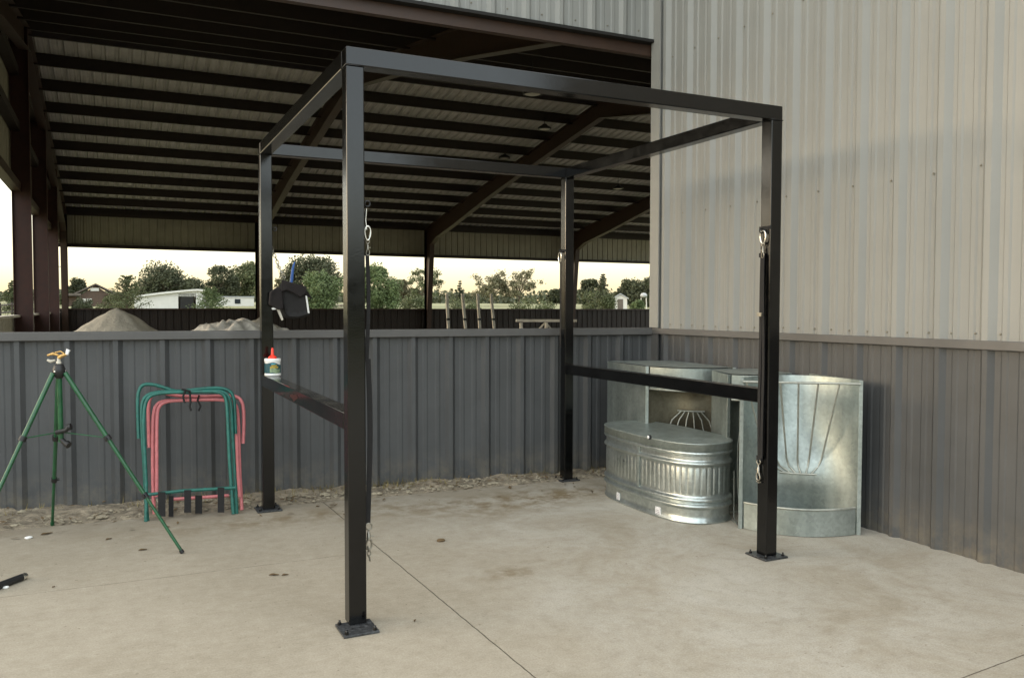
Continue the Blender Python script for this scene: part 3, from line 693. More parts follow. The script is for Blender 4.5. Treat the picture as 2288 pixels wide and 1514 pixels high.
# sprinkler head
sh = thing('sprinkler_head', hub+V((0, 0, .045)), 'old brass and white impact sprinkler head on top of the green tripod', 'sprinkler')
H0 = hub+V((0, 0, .045)); RV = V((R2.x, R2.y, 0)).normalized()
MB().lathe([(.013, 0), (.013, .012), (.009, .014), (.009, .03), (.0001, .03)], H0, n=12).build('base', 'weathered_white', sh)
m_ = MB(); m_.tube([H0+V((0, 0, .03)), H0+RV*.012+V((0, 0, .04)), H0+RV*.045+V((0, 0, .052))], [.010, .011, .007], 10); m_.build('nozzle', 'brass_old', sh)
MB().tube([H0+RV*.045+V((0, 0, .05)), H0+RV*.052+V((0, 0, .075)), H0+RV*.06+V((0, 0, .068))], [.008, .011, .007], 10).build('nozzle_tip', 'white_plastic', sh)
m_ = MB(); m_.tube([H0+V((0, 0, .045)), H0-RV*.03+V((0, 0, .055)), H0-RV*.062+V((0, 0, .045))], [.006, .009, .005], 8); m_.tube([H0-RV*.02+V((0, 0, .06)), H0+RV*.01+V((0, 0, .068)), H0+RV*.03+V((0, 0, .055))], .004, 6); m_.build('arm', 'brass_old', sh)
m_ = MB(); m_.tube([H0-RV*.062+V((0, 0, .02)), H0-RV*.045+V((0, 0, .012)), H0-RV*.02+V((0, 0, .018))], [.007, .009, .006], 8); m_.build('trip_lever', 'weathered_white', sh)

# ------------------------------------------------------------------ folded saddle racks leaning on the fence
def rackplane(base_px, lean, x0, y0, x1, y1):
    a = onz(x0, y0); b = onz(x1, y1); u = (b-a); u.z = 0; u.normalize(); back = V((-u.y, u.x, 0)); w = (V((0, 0, 1))+back*lean).normalized(); n = u.cross(w)
    return a, n
def pth(pts, P, n, off=0.):
    return [onpl(x, y, P+n*off, n) for x, y in pts]
def smooth_path(pts, it=2):
    for _ in range(it):
        q = [pts[0]]
        for a, b in zip(pts[:-1], pts[1:]): q += [a*.75+b*.25, a*.25+b*.75]
        q.append(pts[-1]); pts = q
    return pts
Zq = lambda zx, zy: (280+zx/1336*300, 840+zy/1514*340)
def folded_rack(name, matn, label, loops, bar, feetpads, straps, tie, P, n, rr=.0115):
    t = thing(name, P, label, 'folding rack', 'folded saddle racks against the fence')
    for pts, off_ in loops:
        MB().tube(smooth_path(pth([Zq(*p) for p in pts], P, n, off_)), rr, 10).build('tube_frame', matn, t)
    for pts, off_ in bar: MB().tube(pth([Zq(*p) for p in pts], P, n, off_), rr*.95, 10).build('cross_bar', matn, t)
    for (xa, ya, xb, yb), off_ in straps:
        A = pth([Zq(xa, ya), Zq(xa+(xb-xa)*.02, (ya+yb)/2), Zq(xa, yb)], P, n, off_); B = pth([Zq(xb, ya), Zq(xb, (ya+yb)/2), Zq(xb, yb)], P, n, off_)
        m_ = MB(); m_.thick(A, B, n, .005); m_.build('web_strap', 'black_fabric', t)
    for pts, off_ in tie: MB().tube(pth([Zq(*p) for p in pts], P, n, off_), .0065, 6).build('tie', 'black_fabric', t)
    return t
P, n = rackplane(None, .20, 329, 1163, 526, 1148)
if n.y > 0: n = -n           # n faces the camera
folded_rack('folded_rack', 'teal_paint', 'green folded tubular saddle rack with black straps leaning on the fence', [
    ([(135, 620), (128, 480), (122, 300), (126, 160), (165, 85), (260, 78), (380, 110), (480, 148), (560, 150), (640, 140), (830, 118), (960, 118), (1050, 150), (1085, 230), (1092, 400), (1097, 575)], -.03),
    ([(222, 1440), (200, 1150), (190, 900), (172, 640), (160, 400), (165, 260), (210, 190), (300, 160), (430, 150), (620, 150)], -.005),
    ([(205, 1445), (212, 1150), (190, 700), (180, 420), (200, 250), (260, 185), (380, 165), (600, 158), (860, 150), (960, 165), (1010, 225), (1022, 500), (1040, 900), (1075, 1370)], .02),
    ([(640, 160), (900, 140), (1000, 165), (1050, 240), (1062, 500), (1085, 900), (1108, 1368)], -.01)],
    [([(222, 1178), (560, 1140), (1095, 1108)], .032)], None,
    [((325, 1150, 400, 1395), .045), ((585, 1130, 655, 1355), .045), ((918, 1105, 985, 1355), .045)],
    [([(600, 140), (575, 200), (585, 250), (600, 265)], .035), ([(640, 150), (650, 260), (640, 300), (655, 345)], .035), ([(560, 130), (650, 150)], .045)], P, n)
P2 = P-n*.075+V((0, 0, .0)); 
folded_rack('folded_rack', 'pink_paint', 'pink folded tubular saddle rack with black straps, behind the green one', [
    ([(240, 710), (232, 500), (228, 280), (262, 180), (340, 150), (480, 195), (700, 205), (980, 195), (1090, 195), (1150, 230), (1178, 310), (1180, 500), (1172, 670)], -.03),
    ([(290, 1370), (275, 1100), (272, 700), (275, 400), (300, 290), (370, 245), (520, 240), (800, 235), (1000, 232), (1080, 260), (1120, 330), (1130, 600), (1135, 900), (1160, 1330)], -.005),
    ([(310, 1200), (312, 900), (310, 400), (335, 290), (420, 245), (600, 238), (960, 228), (1060, 262), (1098, 350), (1110, 600), (1118, 900), (1140, 1200)], .018)],
    [([(440, 1225), (760, 1205), (1030, 1185)], .02)], None,
    [((430, 1190, 480, 1395), .03), ((695, 1185, 765, 1365), .03)],
    [([(735, 190), (720, 240), (750, 300), (728, 345)], .03)], P2, n)

# ------------------------------------------------------------------ galvanised stock tank
tc_ = V((2.535, 1.265, 0)); HL, RR, TA = .55, .245, 0.
def stad(off_, z, n=64):
    P_ = []
    for i in range(n):
        a = 2*PI*(i+.5)/n; x = (RR+off_)*math.cos(a); y = (RR+off_)*math.sin(a)+(HL-RR)*(1 if math.sin(a) > 0 else -1)
        P_.append(V((tc_.x+x*math.cos(TA)-y*math.sin(TA), tc_.y+x*math.sin(TA)+y*math.cos(TA), z)))
    return P_
def stadpath(N):
    # oval outline (superellipse), evenly spaced: position, outward normal
    e_ = 2/2.9; raw = []
    for i in range(2400):
        a = 2*PI*i/2400; c_, s_ = math.cos(a), math.sin(a)
        raw.append(V((RR*math.copysign(abs(c_)**e_, c_), HL*math.copysign(abs(s_)**e_, s_), 0)))
    cum = [0]
    for i in range(2400): cum.append(cum[-1]+(raw[(i+1) % 2400]-raw[i]).length)
    out = []; j = 0
    for i in range(N):
        t_ = cum[-1]*i/N
        while cum[j+1] < t_: j += 1
        f_ = (t_-cum[j])/max(1e-9, cum[j+1]-cum[j]); out.append(raw[j].lerp(raw[(j+1) % 2400], f_))
    res = []
    for i in range(N): d = (out[(i+1) % N]-out[i-1]).normalized(); res.append((out[i], V((d.y, -d.x, 0))))
    return res
tank = thing('stock_tank', tc_, 'oval galvanised stock tank with a lid, standing in front of the tall feeders', 'stock tank')
N_ = 576; path = stadpath(N_)
def roll(z, h, d): return [(d*math.sin(PI*q/8)**.8 if 0 < q < 8 else 0, z-h+2*h*q/8) for q in range(9)]
prof = [(0, .012), (.004, .0), (.010, .004), (.010, .012), (.002, .02), (.0, .05), (.0, .088)]+roll(.110, .018, .018)+roll(.150, .018, .016)+[(0, .178)]
prof += [(-.001, .186), ('c', .198), ('c', .345), (-.001, .356)]+roll(.380, .017, .017)+[(0, .405), (0, .425)]+roll(.446, .016, .017)+[(0, .47), (0, .49)]
vs = []; fs = []
for o_, z in prof:
    for i, (p, nn) in enumerate(path):
        oo = o_ if o_ != 'c' else .002-.0055*math.exp(-(((i % 9)-4.)/1.15)**2)
        q = p+nn*oo; vs.append((tc_.x+q.x, tc_.y+q.y, z))
for j in range(len(prof)-1):
    for i in range(N_): fs.append((j*N_+i, j*N_+(i+1) % N_, (j+1)*N_+(i+1) % N_, (j+1)*N_+i))
MB().add(vs, fs, True).build('body', 'galvanised_new', tank)
pr = [(.008, .458), (.015, .460), (.015, .502), (.018, .504), (.018, .510), (.010, .513), (-.006, .509), (-.03, .506), (-.10, .509), (-.2, .512)]
vs = []; fs = []
path2 = stadpath(120)
for o_, z in pr:
    for i, (p, nn) in enumerate(path2):
        q = p+nn*o_ if o_ > -.15 else V((p.x*.4, p.y*.6, 0))
        vs.append((tc_.x+q.x, tc_.y+q.y, z+.0035*noise.noise(V((q.x*5, q.y*5, 1)))*(1 if o_ < -.01 else 0)))
for j in range(len(pr)-1):
    for i in range(120): fs.append((j*120+i, j*120+(i+1) % 120, (j+1)*120+(i+1) % 120, (j+1)*120+i))
fs.append(tuple(range((len(pr)-1)*120, len(pr)*120)))
MB().add(vs, fs, True).build('lid', 'galvanised', tank)
# vertical seam strap, sight knob, stickers
XF = tc_.x-RR
ysm = onpl(1428, 1000, V((XF, 0, 0)), V((1, 0, 0))).y
XF = tc_.x-RR*(1-abs((ysm-tc_.y)/HL)**2.9)**(1/2.9)
MB().obox((XF-.006, ysm, .30), (.0025, 0, 0), (0, .014, 0), (0, 0, .155)).build('seam', 'galvanised', tank, .002)
kp = onpl(1452, 976, V((XF-.014, 0, 0)), V((1, 0, 0)))
kp.x = tc_.x-RR*(1-abs((kp.y-tc_.y)/HL)**2.9)**(1/2.9)-.015
MB().lathe([(.0155, 0), (.0155, .012), (.012, .016)], kp, (-1, 0, 0), 18).build('knob_rim', 'black_plastic', tank)
MB().lathe([(.011, .012), (.011, .019), (.0001, .021)], kp, (-1, 0, 0), 16).build('knob', 'white_plastic', tank)
def sticker(x, y, w, h):
    # wrap onto tank wall
    d = ray(x, y); best = None
    for i in range(2000):
        q = CAM+d*(2+i*.003); lx = q.x-tc_.x; ly = q.y-tc_.y
        if abs(lx/(RR+.003))**2.9+abs(ly/(HL+.003))**2.9 < 1: nn = V((math.copysign(abs(lx/RR)**1.9/RR, lx), math.copysign(abs(ly/HL)**1.9/HL, ly), 0)).normalized(); best = q; break
    t_ = V((-nn.y, nn.x, 0)); m_ = MB().obox(best, t_*w/2, nn*.0015, V((0, 0, h/2))); o = m_.build('sticker', 'sticker', tank)
    m_ = MB()
    for k_ in range(3):
        m_.obox(best+nn*.0018+V((0, 0, h*(-.28+.2*k_)))-t_*w*.05*k_, t_*w*(.36-.05*k_), nn*.0006, V((0, 0, h*.03)))
    m_.build('sticker_print', 'sticker_ink', o)
sticker(1381, 1108, .04, .052); sticker(1470, 1141, .05, .056)

# ------------------------------------------------------------------ corner feeders
def feeder(FL_, FR_, depth, H, inv, label, side_back=None, bulge=.12, tilt=0.):
    FL_, FR_ = V((*FL_, 0)), V((*FR_, 0)); mid = (FL_+FR_)/2; u = (FR_-FL_); W = u.length; u.normalize(); bk = V((-u.y, u.x, 0))   # bk points away from the viewer
    t = thing('corner_feeder', mid, label, 'livestock feeder', 'galvanised corner feeders')
    Z = (lambda z: H-z) if inv else (lambda z: z)
    def back(uu, z):      # inner curved sheet, bellied round the hay basket
        k = math.cos((uu-.5)*PI)**.8 if abs(uu-.5) < .4999 else 0
        top = min(1, max(0, (z-.28)/(H-.28)))
        cone = .07*math.exp(-((uu-.55)*5)**2)*math.exp(-((z-.34)*6)**2)
        return FL_+u*W*uu+bk*(depth*k*(.62+.38*top)-cone)+V((0, 0, Z(z)))
    nu, nz = 26, 16; m_ = MB(); vs = [back(i/nu, .001+(H-.001)*j/nz) for j in range(nz+1) for i in range(nu+1)]
    m_.add(vs, [(j*(nu+1)+i, j*(nu+1)+i+1, (j+1)*(nu+1)+i+1, (j+1)*(nu+1)+i) for j in range(nz) for i in range(nu)], True)
    m_.build('back_sheet', 'galvanised_brown' if (inv and depth < .24) else 'galvanised', t)
    # flanges
    for P_, sg in ((FL_, 1), (FR_, -1)):
        MB().obox(P_+u*sg*.010+V((0, 0, H/2)), u*.012, bk*.003, V((0, 0, H/2))).build('flange', 'galvanised', t, .002)
    # trough front
    th = .165; n_ = 22
    def arc(z, k=1.): return [FL_+u*(.03+(W-.06)*i/n_)-bk*(bulge*k*math.sin(PI*i/n_)**.9+.004)+V((0, 0, Z(z))) for i in range(n_+1)]
    m_ = MB(); m_.strip(arc(.004), arc(th), True); m_.strip([p+bk*.004 for p in arc(.004)], [p+bk*.004 for p in arc(th)], True, True); m_.build('trough_front', 'galvanised', t)
    m_ = MB(); m_.tube(arc(th), .0075, 8); m_.build('rim_rod', 'galvanised_rod', t)
    fl = arc(.006); bkl = [back(i/n_, .006) for i in range(n_+1)]; m_ = MB(); m_.strip(fl, bkl, True); m_.build('trough_floor', 'galvanised', t)
    # hay basket
    zr = H-.02; front = .015
    topr = [FL_+u*(.014+(W-.028)*i/12)-bk*(front+.0*math.sin(PI*i/12))+V((0, 0, Z(zr-.0))) for i in range(13)]
    MB().tube(topr, .0075, 8).build('top_rod', 'galvanised_rod', t)
    apex_u = [.40, .445, .49, .535, .58, .625]; tops = [.05, .18, .33, .48, .64, .81] if not inv else [.18, .3, .43, .56, .69, .82]
    za = .335
    for k_ in range(6):
        a = back(apex_u[k_], za)+(-bk)*.012; b_ = FL_+u*W*tops[k_]-bk*front+V((0, 0, Z(zr)))
        uu = apex_u[k_]+(tops[k_]-apex_u[k_])*.62; kn = FL_+u*W*uu+bk*(depth*.28)+V((0, 0, Z(za+.085)))
        up_ = FL_+u*W*(tops[k_]*.75+uu*.25)+bk*(depth*.12)+V((0, 0, Z(za+.33)))
        if not inv: uu = apex_u[k_]+(tops[k_]-apex_u[k_])*.42; kn = FL_+u*W*uu+bk*(depth*.5)+V((0, 0, Z(za+.05))); up_ = kn.lerp(b_, .3)
        MB().tube(smooth_path([a, kn, up_, b_], 1), .0058, 7).build('basket_bar', 'galvanised_rod', t)
    MB().tube([back(.36, za-.004)-bk*.016, back(.5, za-.004)-bk*.02, back(.665, za-.004)-bk*.016], .006, 7).build('basket_bottom_rod', 'galvanised_rod', t)
    if side_back:
        for P_, Q_ in zip((FL_, FR_), side_back):
            Q_ = V((*Q_, 0)); d_ = Q_-P_; m_ = MB(); nn = V((-d_.y, d_.x, 0)).normalized()*.003
            A = [P_+d_*i/4+nn*math.sin(i) for i in range(5)]; m_.strip(A, [a+V((0, 0, H)) for a in A], False); m_.build('side_sheet', 'galvanised', t)
        if inv:
            Q0, Q1 = V((*side_back[0], H+.003)), V((*side_back[1], H+.003)); m_ = MB()
            c0 = [p+V((0, 0, H+.003-p.z)) for p in arc(.006)]; n0 = len(c0)-1; m_.strip([Q0+(Q1-Q0)*i/n0 for i in range(n0+1)], c0, False)
            m_.build('floor_sheet', 'galvanised', t)
    return t
feeder((2.583, .556), (3.142, .125), .33, .93, False, 'upright galvanised corner feeder with curved trough, behind the front right post', side_back=((3.12, .72), (3.25, .66)))
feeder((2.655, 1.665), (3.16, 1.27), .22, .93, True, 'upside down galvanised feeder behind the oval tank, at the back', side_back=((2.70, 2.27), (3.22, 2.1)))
feeder((2.74, .86), (3.235, .80), .25, .925, True, 'upside down galvanised feeder wedged between the other two feeders', side_back=((2.9, 1.22), (3.24, 1.2)))

t = thing('wire_bracket', onz(1636, 1166), 'small bent wire bracket standing between the oval tank and the upright feeder', 'bracket')
w0, w1 = onz(1622, 1150, .006), onz(1650, 1172, .006); bk_ = V((.1, .16, 0))
MB().tube([w0, w1, w1+bk_, w1+bk_*1.1+V((0, 0, .30))], .004, 6).tube([w0, w0+bk_*.6+V((0, 0, .17)), w1+bk_+V((0, 0, .26))], .004, 6).build('wire', 'galvanised_rod', t)
# ------------------------------------------------------------------ small things on the concrete
b0, b1 = onz(-40, 1322, .018), onz(48, 1289, .018)
t = thing('hose_handle', b1, 'black rubber rod with a silver end lying on the concrete at the left edge', 'rod')
MB().tube([b0, b1], .0175, 14).build('sleeve', 'black_plastic', t)
dd = (b1-b0).normalized(); MB().tube([b1, b1+dd*.022, b1+dd*.03, b1+dd*.034], [.017, .0175, .013, .004], 14).build('end_cap', 'steel_bright', t)
def pebble(name, x, y, r, m, label, cat, flat=.6):
    c = onz(x, y, r*flat*.8); vs = []; fs = []
    b = bmesh.new(); bmesh.ops.create_icosphere(b, subdivisions=2, radius=1)
    vs = [(c.x+v.co.x*r*(1+.25*noise.noise(v.co*1.7+c*9))*1.25, c.y+v.co.y*r*(1+.25*noise.noise(v.co*2+c*5)), c.z+v.co.z*r*flat*(1+.2*noise.noise(v.co*2))) for v in b.verts]
    fs = [tuple(v.index for v in f.verts) for f in b.faces]; b.free()
    return tag(MB().add(vs, fs, True).build(name, m), label, cat)
pebble('pebble', 64, 1200, .017, 'white_plastic', 'small white pebble on the concrete near the tripod foot', 'pebble', .5)
pebble('pebble', 13, 1311, .012, 'white_plastic', 'tiny white pebble beside the black rod', 'pebble', .6)
pebble('dirt_clod', 985, 1206, .021, 'dry_leaf', 'brown dirt clod on the concrete in the middle of the frame', 'dirt clod', .45)
def leaf(x, y, l, a, label):
    c = onz(x, y, .006); d = V((math.cos(a), math.sin(a), 0)); e = V((-d.y, d.x, 0)); P_ = []; n = 7
    A = [c+d*l*(i/n-.5)+e*l*.26*math.sin(PI*i/n)+V((0, 0, .004*math.sin(PI*i/n)+.002*math.sin(i))) for i in range(n+1)]
    C_ = [c+d*l*(i/n-.5)+V((0, 0, -.002)) for i in range(n+1)]
    B = [c+d*l*(i/n-.5)-e*l*.24*math.sin(PI*i/n)+V((0, 0, .005*math.sin(PI*i/n))) for i in range(n+1)]
    m_ = MB(); m_.strip(A, C_, True); m_.strip(C_, B, True); tag(m_.build('dry_leaf', 'dry_leaf'), label, 'leaf')
leaf(104, 1191, .07, .5, 'dry brown leaf on the concrete right beside the rear tripod foot')
leaf(243, 1203, .04, .6, 'small curled leaf on the concrete below the green folded rack')
leaf(319, 1227, .045, 0., 'dry leaf on the concrete beside the front tripod leg')
leaf(612, 1283, .05, -.3, 'thin leaf on the concrete left of the front left post, left of two')
leaf(637, 1283, .035, .0, 'thin leaf on the concrete left of the front left post, right of two')
leaf(927, 1385, .025, 1., 'tiny leaf on the concrete right of the front left base plate')
leaf(120, 1310, .02, 1., 'tiny leaf on the concrete right of the black rod')
leaf(710, 1130, .03, .3, 'small leaf at the back edge of the concrete between the left posts')

# ------------------------------------------------------------------ things inside the arena
def pile(name, m, cx, cy, R_, H, lump, label, cat, seed):
    nr, na = 44, 150; vs = [(cx, cy, H-.05)]; fs = []
    for j in range(1, nr+1):
        for i in range(na):
            a = 2*PI*i/na; q = j/nr; rr = R_*q*(1+.06*noise.noise(V((math.cos(a)*2, math.sin(a)*2, seed))))
            x, y = cx+rr*math.cos(a), cy+rr*math.sin(a)
            z = H*(1-(q*q+.0035)**.5) + lump*noise.noise(V((x*2.3, y*2.3, seed)))*(1-q*.5)+lump*.8*noise.noise(V((x*8, y*8, seed)))
            z = min(z, H-.05-.9*q*q) if q < .25 and False else z
            vs.append((x, y, max(z, -.02) if j < nr else -.02))
    for i in range(na): fs.append((0, 1+i, 1+(i+1) % na))
    for j in range(nr-1):
        for i in range(na): fs.append((1+j*na+i, 1+(j+1)*na+i, 1+(j+1)*na+(i+1) % na, 1+j*na+(i+1) % na))
    return tag(MB().add(vs, fs, True).build(name, m), label, cat)
pile('sand_pile', 'sand_pile', -.84, 8.6, 2.0, 1.40, .026, 'smooth grey conical sand pile behind the fence on the left', 'sand pile', 1)
pile('stone_pile', 'stone_pile', .62, 7.9, 2.7, 1.27, .15, 'lumpy pale crushed stone pile behind the fence by the back left post', 'stone pile', 5)
pile('sand_pile', 'sand_pile', .98, 8.7, 2.0, 1.27, .03, 'low grey sand pile just right of the back left post', 'sand pile', 9)
for i, (xt, xb, lab) in enumerate(((998, 1002, 'leftmost of the four pale jump poles'), (1033, 1040, 'second from the left of the four pale jump poles'),
                                   (1067, 1072, 'third from the left of the four pale jump poles'), (1097, 1104, 'rightmost of the four pale jump poles'))):
    D = 13.4+.25*i; a = atD(xb, 733, D); top = atD(xt, 656, D); d_ = (top-a).normalized(); bot = a-d_*(a.z/d_.z)
    t = thing('jump_standard', bot, lab+' standing behind the fence', 'jump standard', 'upright jump poles in the arena')
    e = V((1, 0, 0)); MB().obox((bot+top)/2, e*.021, d_.cross(e).normalized()*.021, d_*((top-bot).length/2)).build('upright', 'weathered_white', t, .004)
    q = atD((xt*.25+xb*.75), 713, D); MB().obox(q, e*.024, V((0, .024, 0)), V((0, 0, .018))).build('band', 'black_plastic', t)
    m_ = MB(); m_.box((bot.x-.3, bot.y-.03, 0), (bot.x+.3, bot.y+.03, .06)); m_.box((bot.x-.03, bot.y-.3, 0), (bot.x+.03, bot.y+.3, .06)); m_.build('foot', 'weathered_white', t)
D = 12.; g0 = atD(1158, 716, D); g1 = atD(1283, 716, D); uu = (g1-g0); uu.z = 0; W = uu.length; uu.normalize(); zt = g0.z
t = thing('jump_gate', (g0+g1)/2*1., 'pale wooden jump gate with braces behind the back right post', 'jump gate')
m_ = MB(); m_.obox((g0+g1)/2+V((0, 0, zt-(g0.z+g1.z)/2)), uu*(W/2+.03), V((0, .015, 0)), V((0, 0, .019))); m_.obox((g0+g1)/2+V((0, 0, -.5)), uu*W/2, V((0, .015, 0)), V((0, 0, .019))); m_.build('rail', 'weathered_white', t)
m_ = MB()
for q in (.05, .5, .95): c_ = g0+uu*W*q; m_.obox((c_.x, c_.y, zt/2-.02), uu*.018, (0, .013, 0), (0, 0, zt/2-.01))
m_.build('post', 'weathered_white', t)
m_ = MB()
for q0, q1 in ((.5, .25), (.5, .75)):
    a = g0+uu*W*q0; b_ = g0+uu*W*q1; m_.tube([(a.x+(.0), a.y+.03, zt-.03), (b_.x, b_.y+.03, zt-.24)], .013, 6)
m_.build('brace', 'weathered_white', t)

# ------------------------------------------------------------------ far away: trees and buildings
def gz(p): return terrain_h(p.x, p.y)
def place(x, D): d = ray(x, 690); p = CAM+V((d.x, d.y, 0))*D; return V((p.x, p.y, terrain_h(p.x, p.y)))
def ztop(x, y, D): return (CAM+ray(x, y)*D).z
def tree(x, ytop, w, D, kind, leafm, label, name='tree', seed=0, dens=1., lean=0., group='trees and bushes beyond the arena', base_gap=.12):
    rnd = random.Random(seed*13+5); b = place(x, D); H = max(ztop(x, ytop, D)-b.z, .6); W = w/F*D*(1.15 if kind in ('round', 'bush') else 1.05)
    t = thing(name, b, label, 'tree' if 'shrub' not in name else 'shrub', group)
    tk = MB(); r0 = max(.04, H*.022)
    lf = MB()
    def leafq(c, sz):
        nrm = V((rnd.gauss(0, 1), rnd.gauss(0, 1), rnd.gauss(0, 1))).normalized(); a = nrm.orthogonal().normalized(); bb = nrm.cross(a)
        lf.add([c+a*sz, c+bb*sz*.6, c-a*sz, c-bb*sz*.6], [(0, 1, 2, 3)])
    sz = max(.04, D*.00125)
    if kind == 'round':
        tk.tube([b-V((0, 0, .2)), b+V((0, 0, H*.3)), b+V((lean*H*.3, 0, H*.6))], [r0*1.3, r0, r0*.5], 7)
        nc = int(16*dens)+6; cl = []
        for i in range(nc):
            a = rnd.uniform(0, 2*PI); q = rnd.random()**.55; zz = rnd.uniform(base_gap+.08, .9); rad = math.sin(PI*min(.97, (zz-base_gap)/(1-base_gap)*.82+.17))**.6
            c = b+V((math.cos(a)*W*.40*q*rad+lean*H*(zz-.3), math.sin(a)*W*.40*q*rad, H*zz)); cl.append((c, W*rnd.uniform(.14, .22)))
        cl.append((b+V((lean*H*.5, 0, H*.88)), W*.13))
        for c, cr in cl:
            tk.tube([b+V((0, 0, H*rnd.uniform(.2, .45))), (b+V((0, 0, H*.5))+c)/2, c], [r0*.45, r0*.3, r0*.12], 5)
            for k_ in range(int(190*dens)):
                v_ = V((rnd.gauss(0, 1), rnd.gauss(0, 1), rnd.gauss(0, .8))).normalized()*cr*(rnd.random()**.45)*rnd.uniform(.85, 1.04); leafq(c+v_, sz*rnd.uniform(.7, 1.4))
    elif kind == 'lacy':
        tk.tube([b-V((0, 0, .2)), b+V((lean*H*.1, 0, H*.25)), b+V((lean*H*.4, 0, H*.55))], [r0*1.1, r0*.9, r0*.5], 7)
        for i in range(22):
            a = rnd.uniform(0, 2*PI); zz = rnd.uniform(.35, .97); rad = math.sin(PI*min(.98, zz*.8+.12))**.5; c = b+V((math.cos(a)*W*.46*rad*rnd.random()**.4+lean*H*(zz-.1), math.sin(a)*W*.46*rad, H*zz))
            s0 = b+V((lean*H*.2, 0, H*rnd.uniform(.2, .45))); md = (s0*.5+c*.5)+V((0, 0, H*.04)); tk.tube([s0, md, c], [r0*.5, r0*.35, r0*.12], 5)
            for k_ in range(3):
                e = c+V((rnd.gauss(0, W*.09), rnd.gauss(0, W*.09), rnd.gauss(0, W*.06))); tk.tube([md, (md+e)/2+V((0, 0, .05)), e], [r0*.2, r0*.14, r0*.06], 4)
                for q in range(int(46*dens)): leafq(e+V((rnd.gauss(0, W*.05), rnd.gauss(0, W*.05), rnd.gauss(0, W*.04))), sz*rnd.uniform(.6, 1.1))
    elif kind in ('spruce', 'pine'):
        tk.tube([b-V((0, 0, .2)), b+V((0, 0, H*.98))], [r0, r0*.15], 6)
        nl = 15 if kind == 'spruce' else 12
        for j in range(nl):
            zz = .1+.88*j/nl; rad = W*.5*((1-zz)**(.9 if kind == 'spruce' else .7))+W*.03
            for i in range(7 if kind == 'spruce' else 9):
                a = rnd.uniform(0, 2*PI); ln = rad*rnd.uniform(.65, 1.15); s0 = b+V((0, 0, H*zz)); rise = (.05 if kind == 'spruce' else .45)*ln
                e = s0+V((math.cos(a)*ln, math.sin(a)*ln, rise)); tk.tube([s0, e], [r0*.25, r0*.06], 4)
                for q in range(int(36*dens)):
                    u_ = rnd.random()**.7; c = s0+(e-s0)*u_+V((rnd.gauss(0, 1), rnd.gauss(0, 1), rnd.gauss(0, 1)))*ln*.10*(1.2-u_*.5); leafq(c, sz*rnd.uniform(.5, 1.))
    elif kind == 'bush':
        for i in range(9): a = rnd.uniform(0, 2*PI); tk.tube([b-V((0, 0, .05)), b+V((math.cos(a)*W*.3, math.sin(a)*W*.3, H*rnd.uniform(.6, .9)))], [r0*.5, r0*.15], 5)
        for i in range(int(13*dens)+4):
            a = rnd.uniform(0, 2*PI); c = b+V((math.cos(a)*W*.38*rnd.random()**.5, math.sin(a)*W*.38, H*rnd.uniform(.2, .8))); cr = max(W*.14, H*.16)
            for k_ in range(int(130*dens)): leafq(c+V((rnd.gauss(0, 1), rnd.gauss(0, 1), rnd.gauss(0, .8))).normalized()*cr*rnd.random()**.4*1.1, sz*rnd.uniform(.6, 1.2))
    tk.build('trunk', 'bark', t); lf.build('crown' if kind != 'bush' else 'foliage', leafm, t)
    return t
T = tree
T(27, 622, 58, 58, 'spruce', 'leaf_mid', 'small conifer seen between the red columns at the far left', seed=1, dens=1.4)
T(95, 672, 40, 70, 'bush', 'leaf_mid', 'low bush seen between the second and third red columns', 'shrub', seed=31)
T(176, 622, 44, 105, 'round', 'leaf_dark', 'small round dark tree behind the brown brick house', seed=2)
T(150, 655, 40, 95, 'bush', 'leaf_mid', 'light bush at the left of the brown brick house', 'shrub', seed=21)
T(186, 660, 40, 62, 'bush', 'leaf_dark', 'dark shrub in front of the brown brick house', 'shrub', seed=22)
T(284, 612, 92, 55, 'pine', 'leaf_mid', 'young feathery pine above the sand pile', seed=3, dens=1.3)
T(250, 655, 60, 57, 'bush', 'leaf_mid', 'leafy shrub between the brown house and the pine', 'shrub', seed=23)
T(366, 596, 118, 110, 'round', 'leaf_dark', 'broad dark tree rising behind the white barn', seed=4, dens=1.6)
T(425, 625, 70, 118, 'round', 'leaf_dark', 'lower dark tree right behind the white barn roof', seed=24, dens=1.2)
T(472, 640, 84, 55, 'pine', 'leaf_bright', 'young bright pine in front of the white barn', seed=5, dens=1.2)
T(497, 592, 70, 100, 'round', 'leaf_dark', 'tall dark tree left of the back left post, the left one of a pair', seed=6, dens=1.4)
T(553, 588, 80, 104, 'round', 'leaf_mid', 'tall tree partly hidden by the back left post, the right one of a pair', seed=7, dens=1.4)
T(636, 622, 46, 100, 'lacy', 'leaf_olive', 'thin olive tree right of the back left post behind the bag', seed=8, dens=1.)
T(700, 575, 128, 96, 'round', 'leaf_dark', 'big dark tree behind the hanging bag', seed=9, dens=1.9)
T(722, 612, 112, 78, 'round', 'leaf_bright', 'bright green tree in front of the big dark one', seed=10, dens=1.7, base_gap=.02)
T(852, 598, 104, 80, 'round', 'leaf_bright', 'bright green tree right of the front left post', seed=11, dens=1.8, base_gap=.02)
T(904, 630, 50, 104, 'lacy', 'leaf_olive', 'airy olive tree just left of the middle arena column', seed=12, dens=.9)
T(951, 600, 66, 100, 'lacy', 'leaf_mid', 'airy tree standing behind the middle arena column', seed=13, dens=1.)
T(925, 662, 70, 90, 'bush', 'leaf_mid', 'low bushes at the foot of the trees left of the middle column', 'shrub', seed=25)
T(1028, 622, 34, 66, 'spruce', 'leaf_dark', 'slim dark spruce behind the four jump poles', seed=14, dens=1.3)
T(1035, 664, 80, 60, 'bush', 'leaf_mid', 'low green shrub behind the jump poles', 'shrub', seed=26)
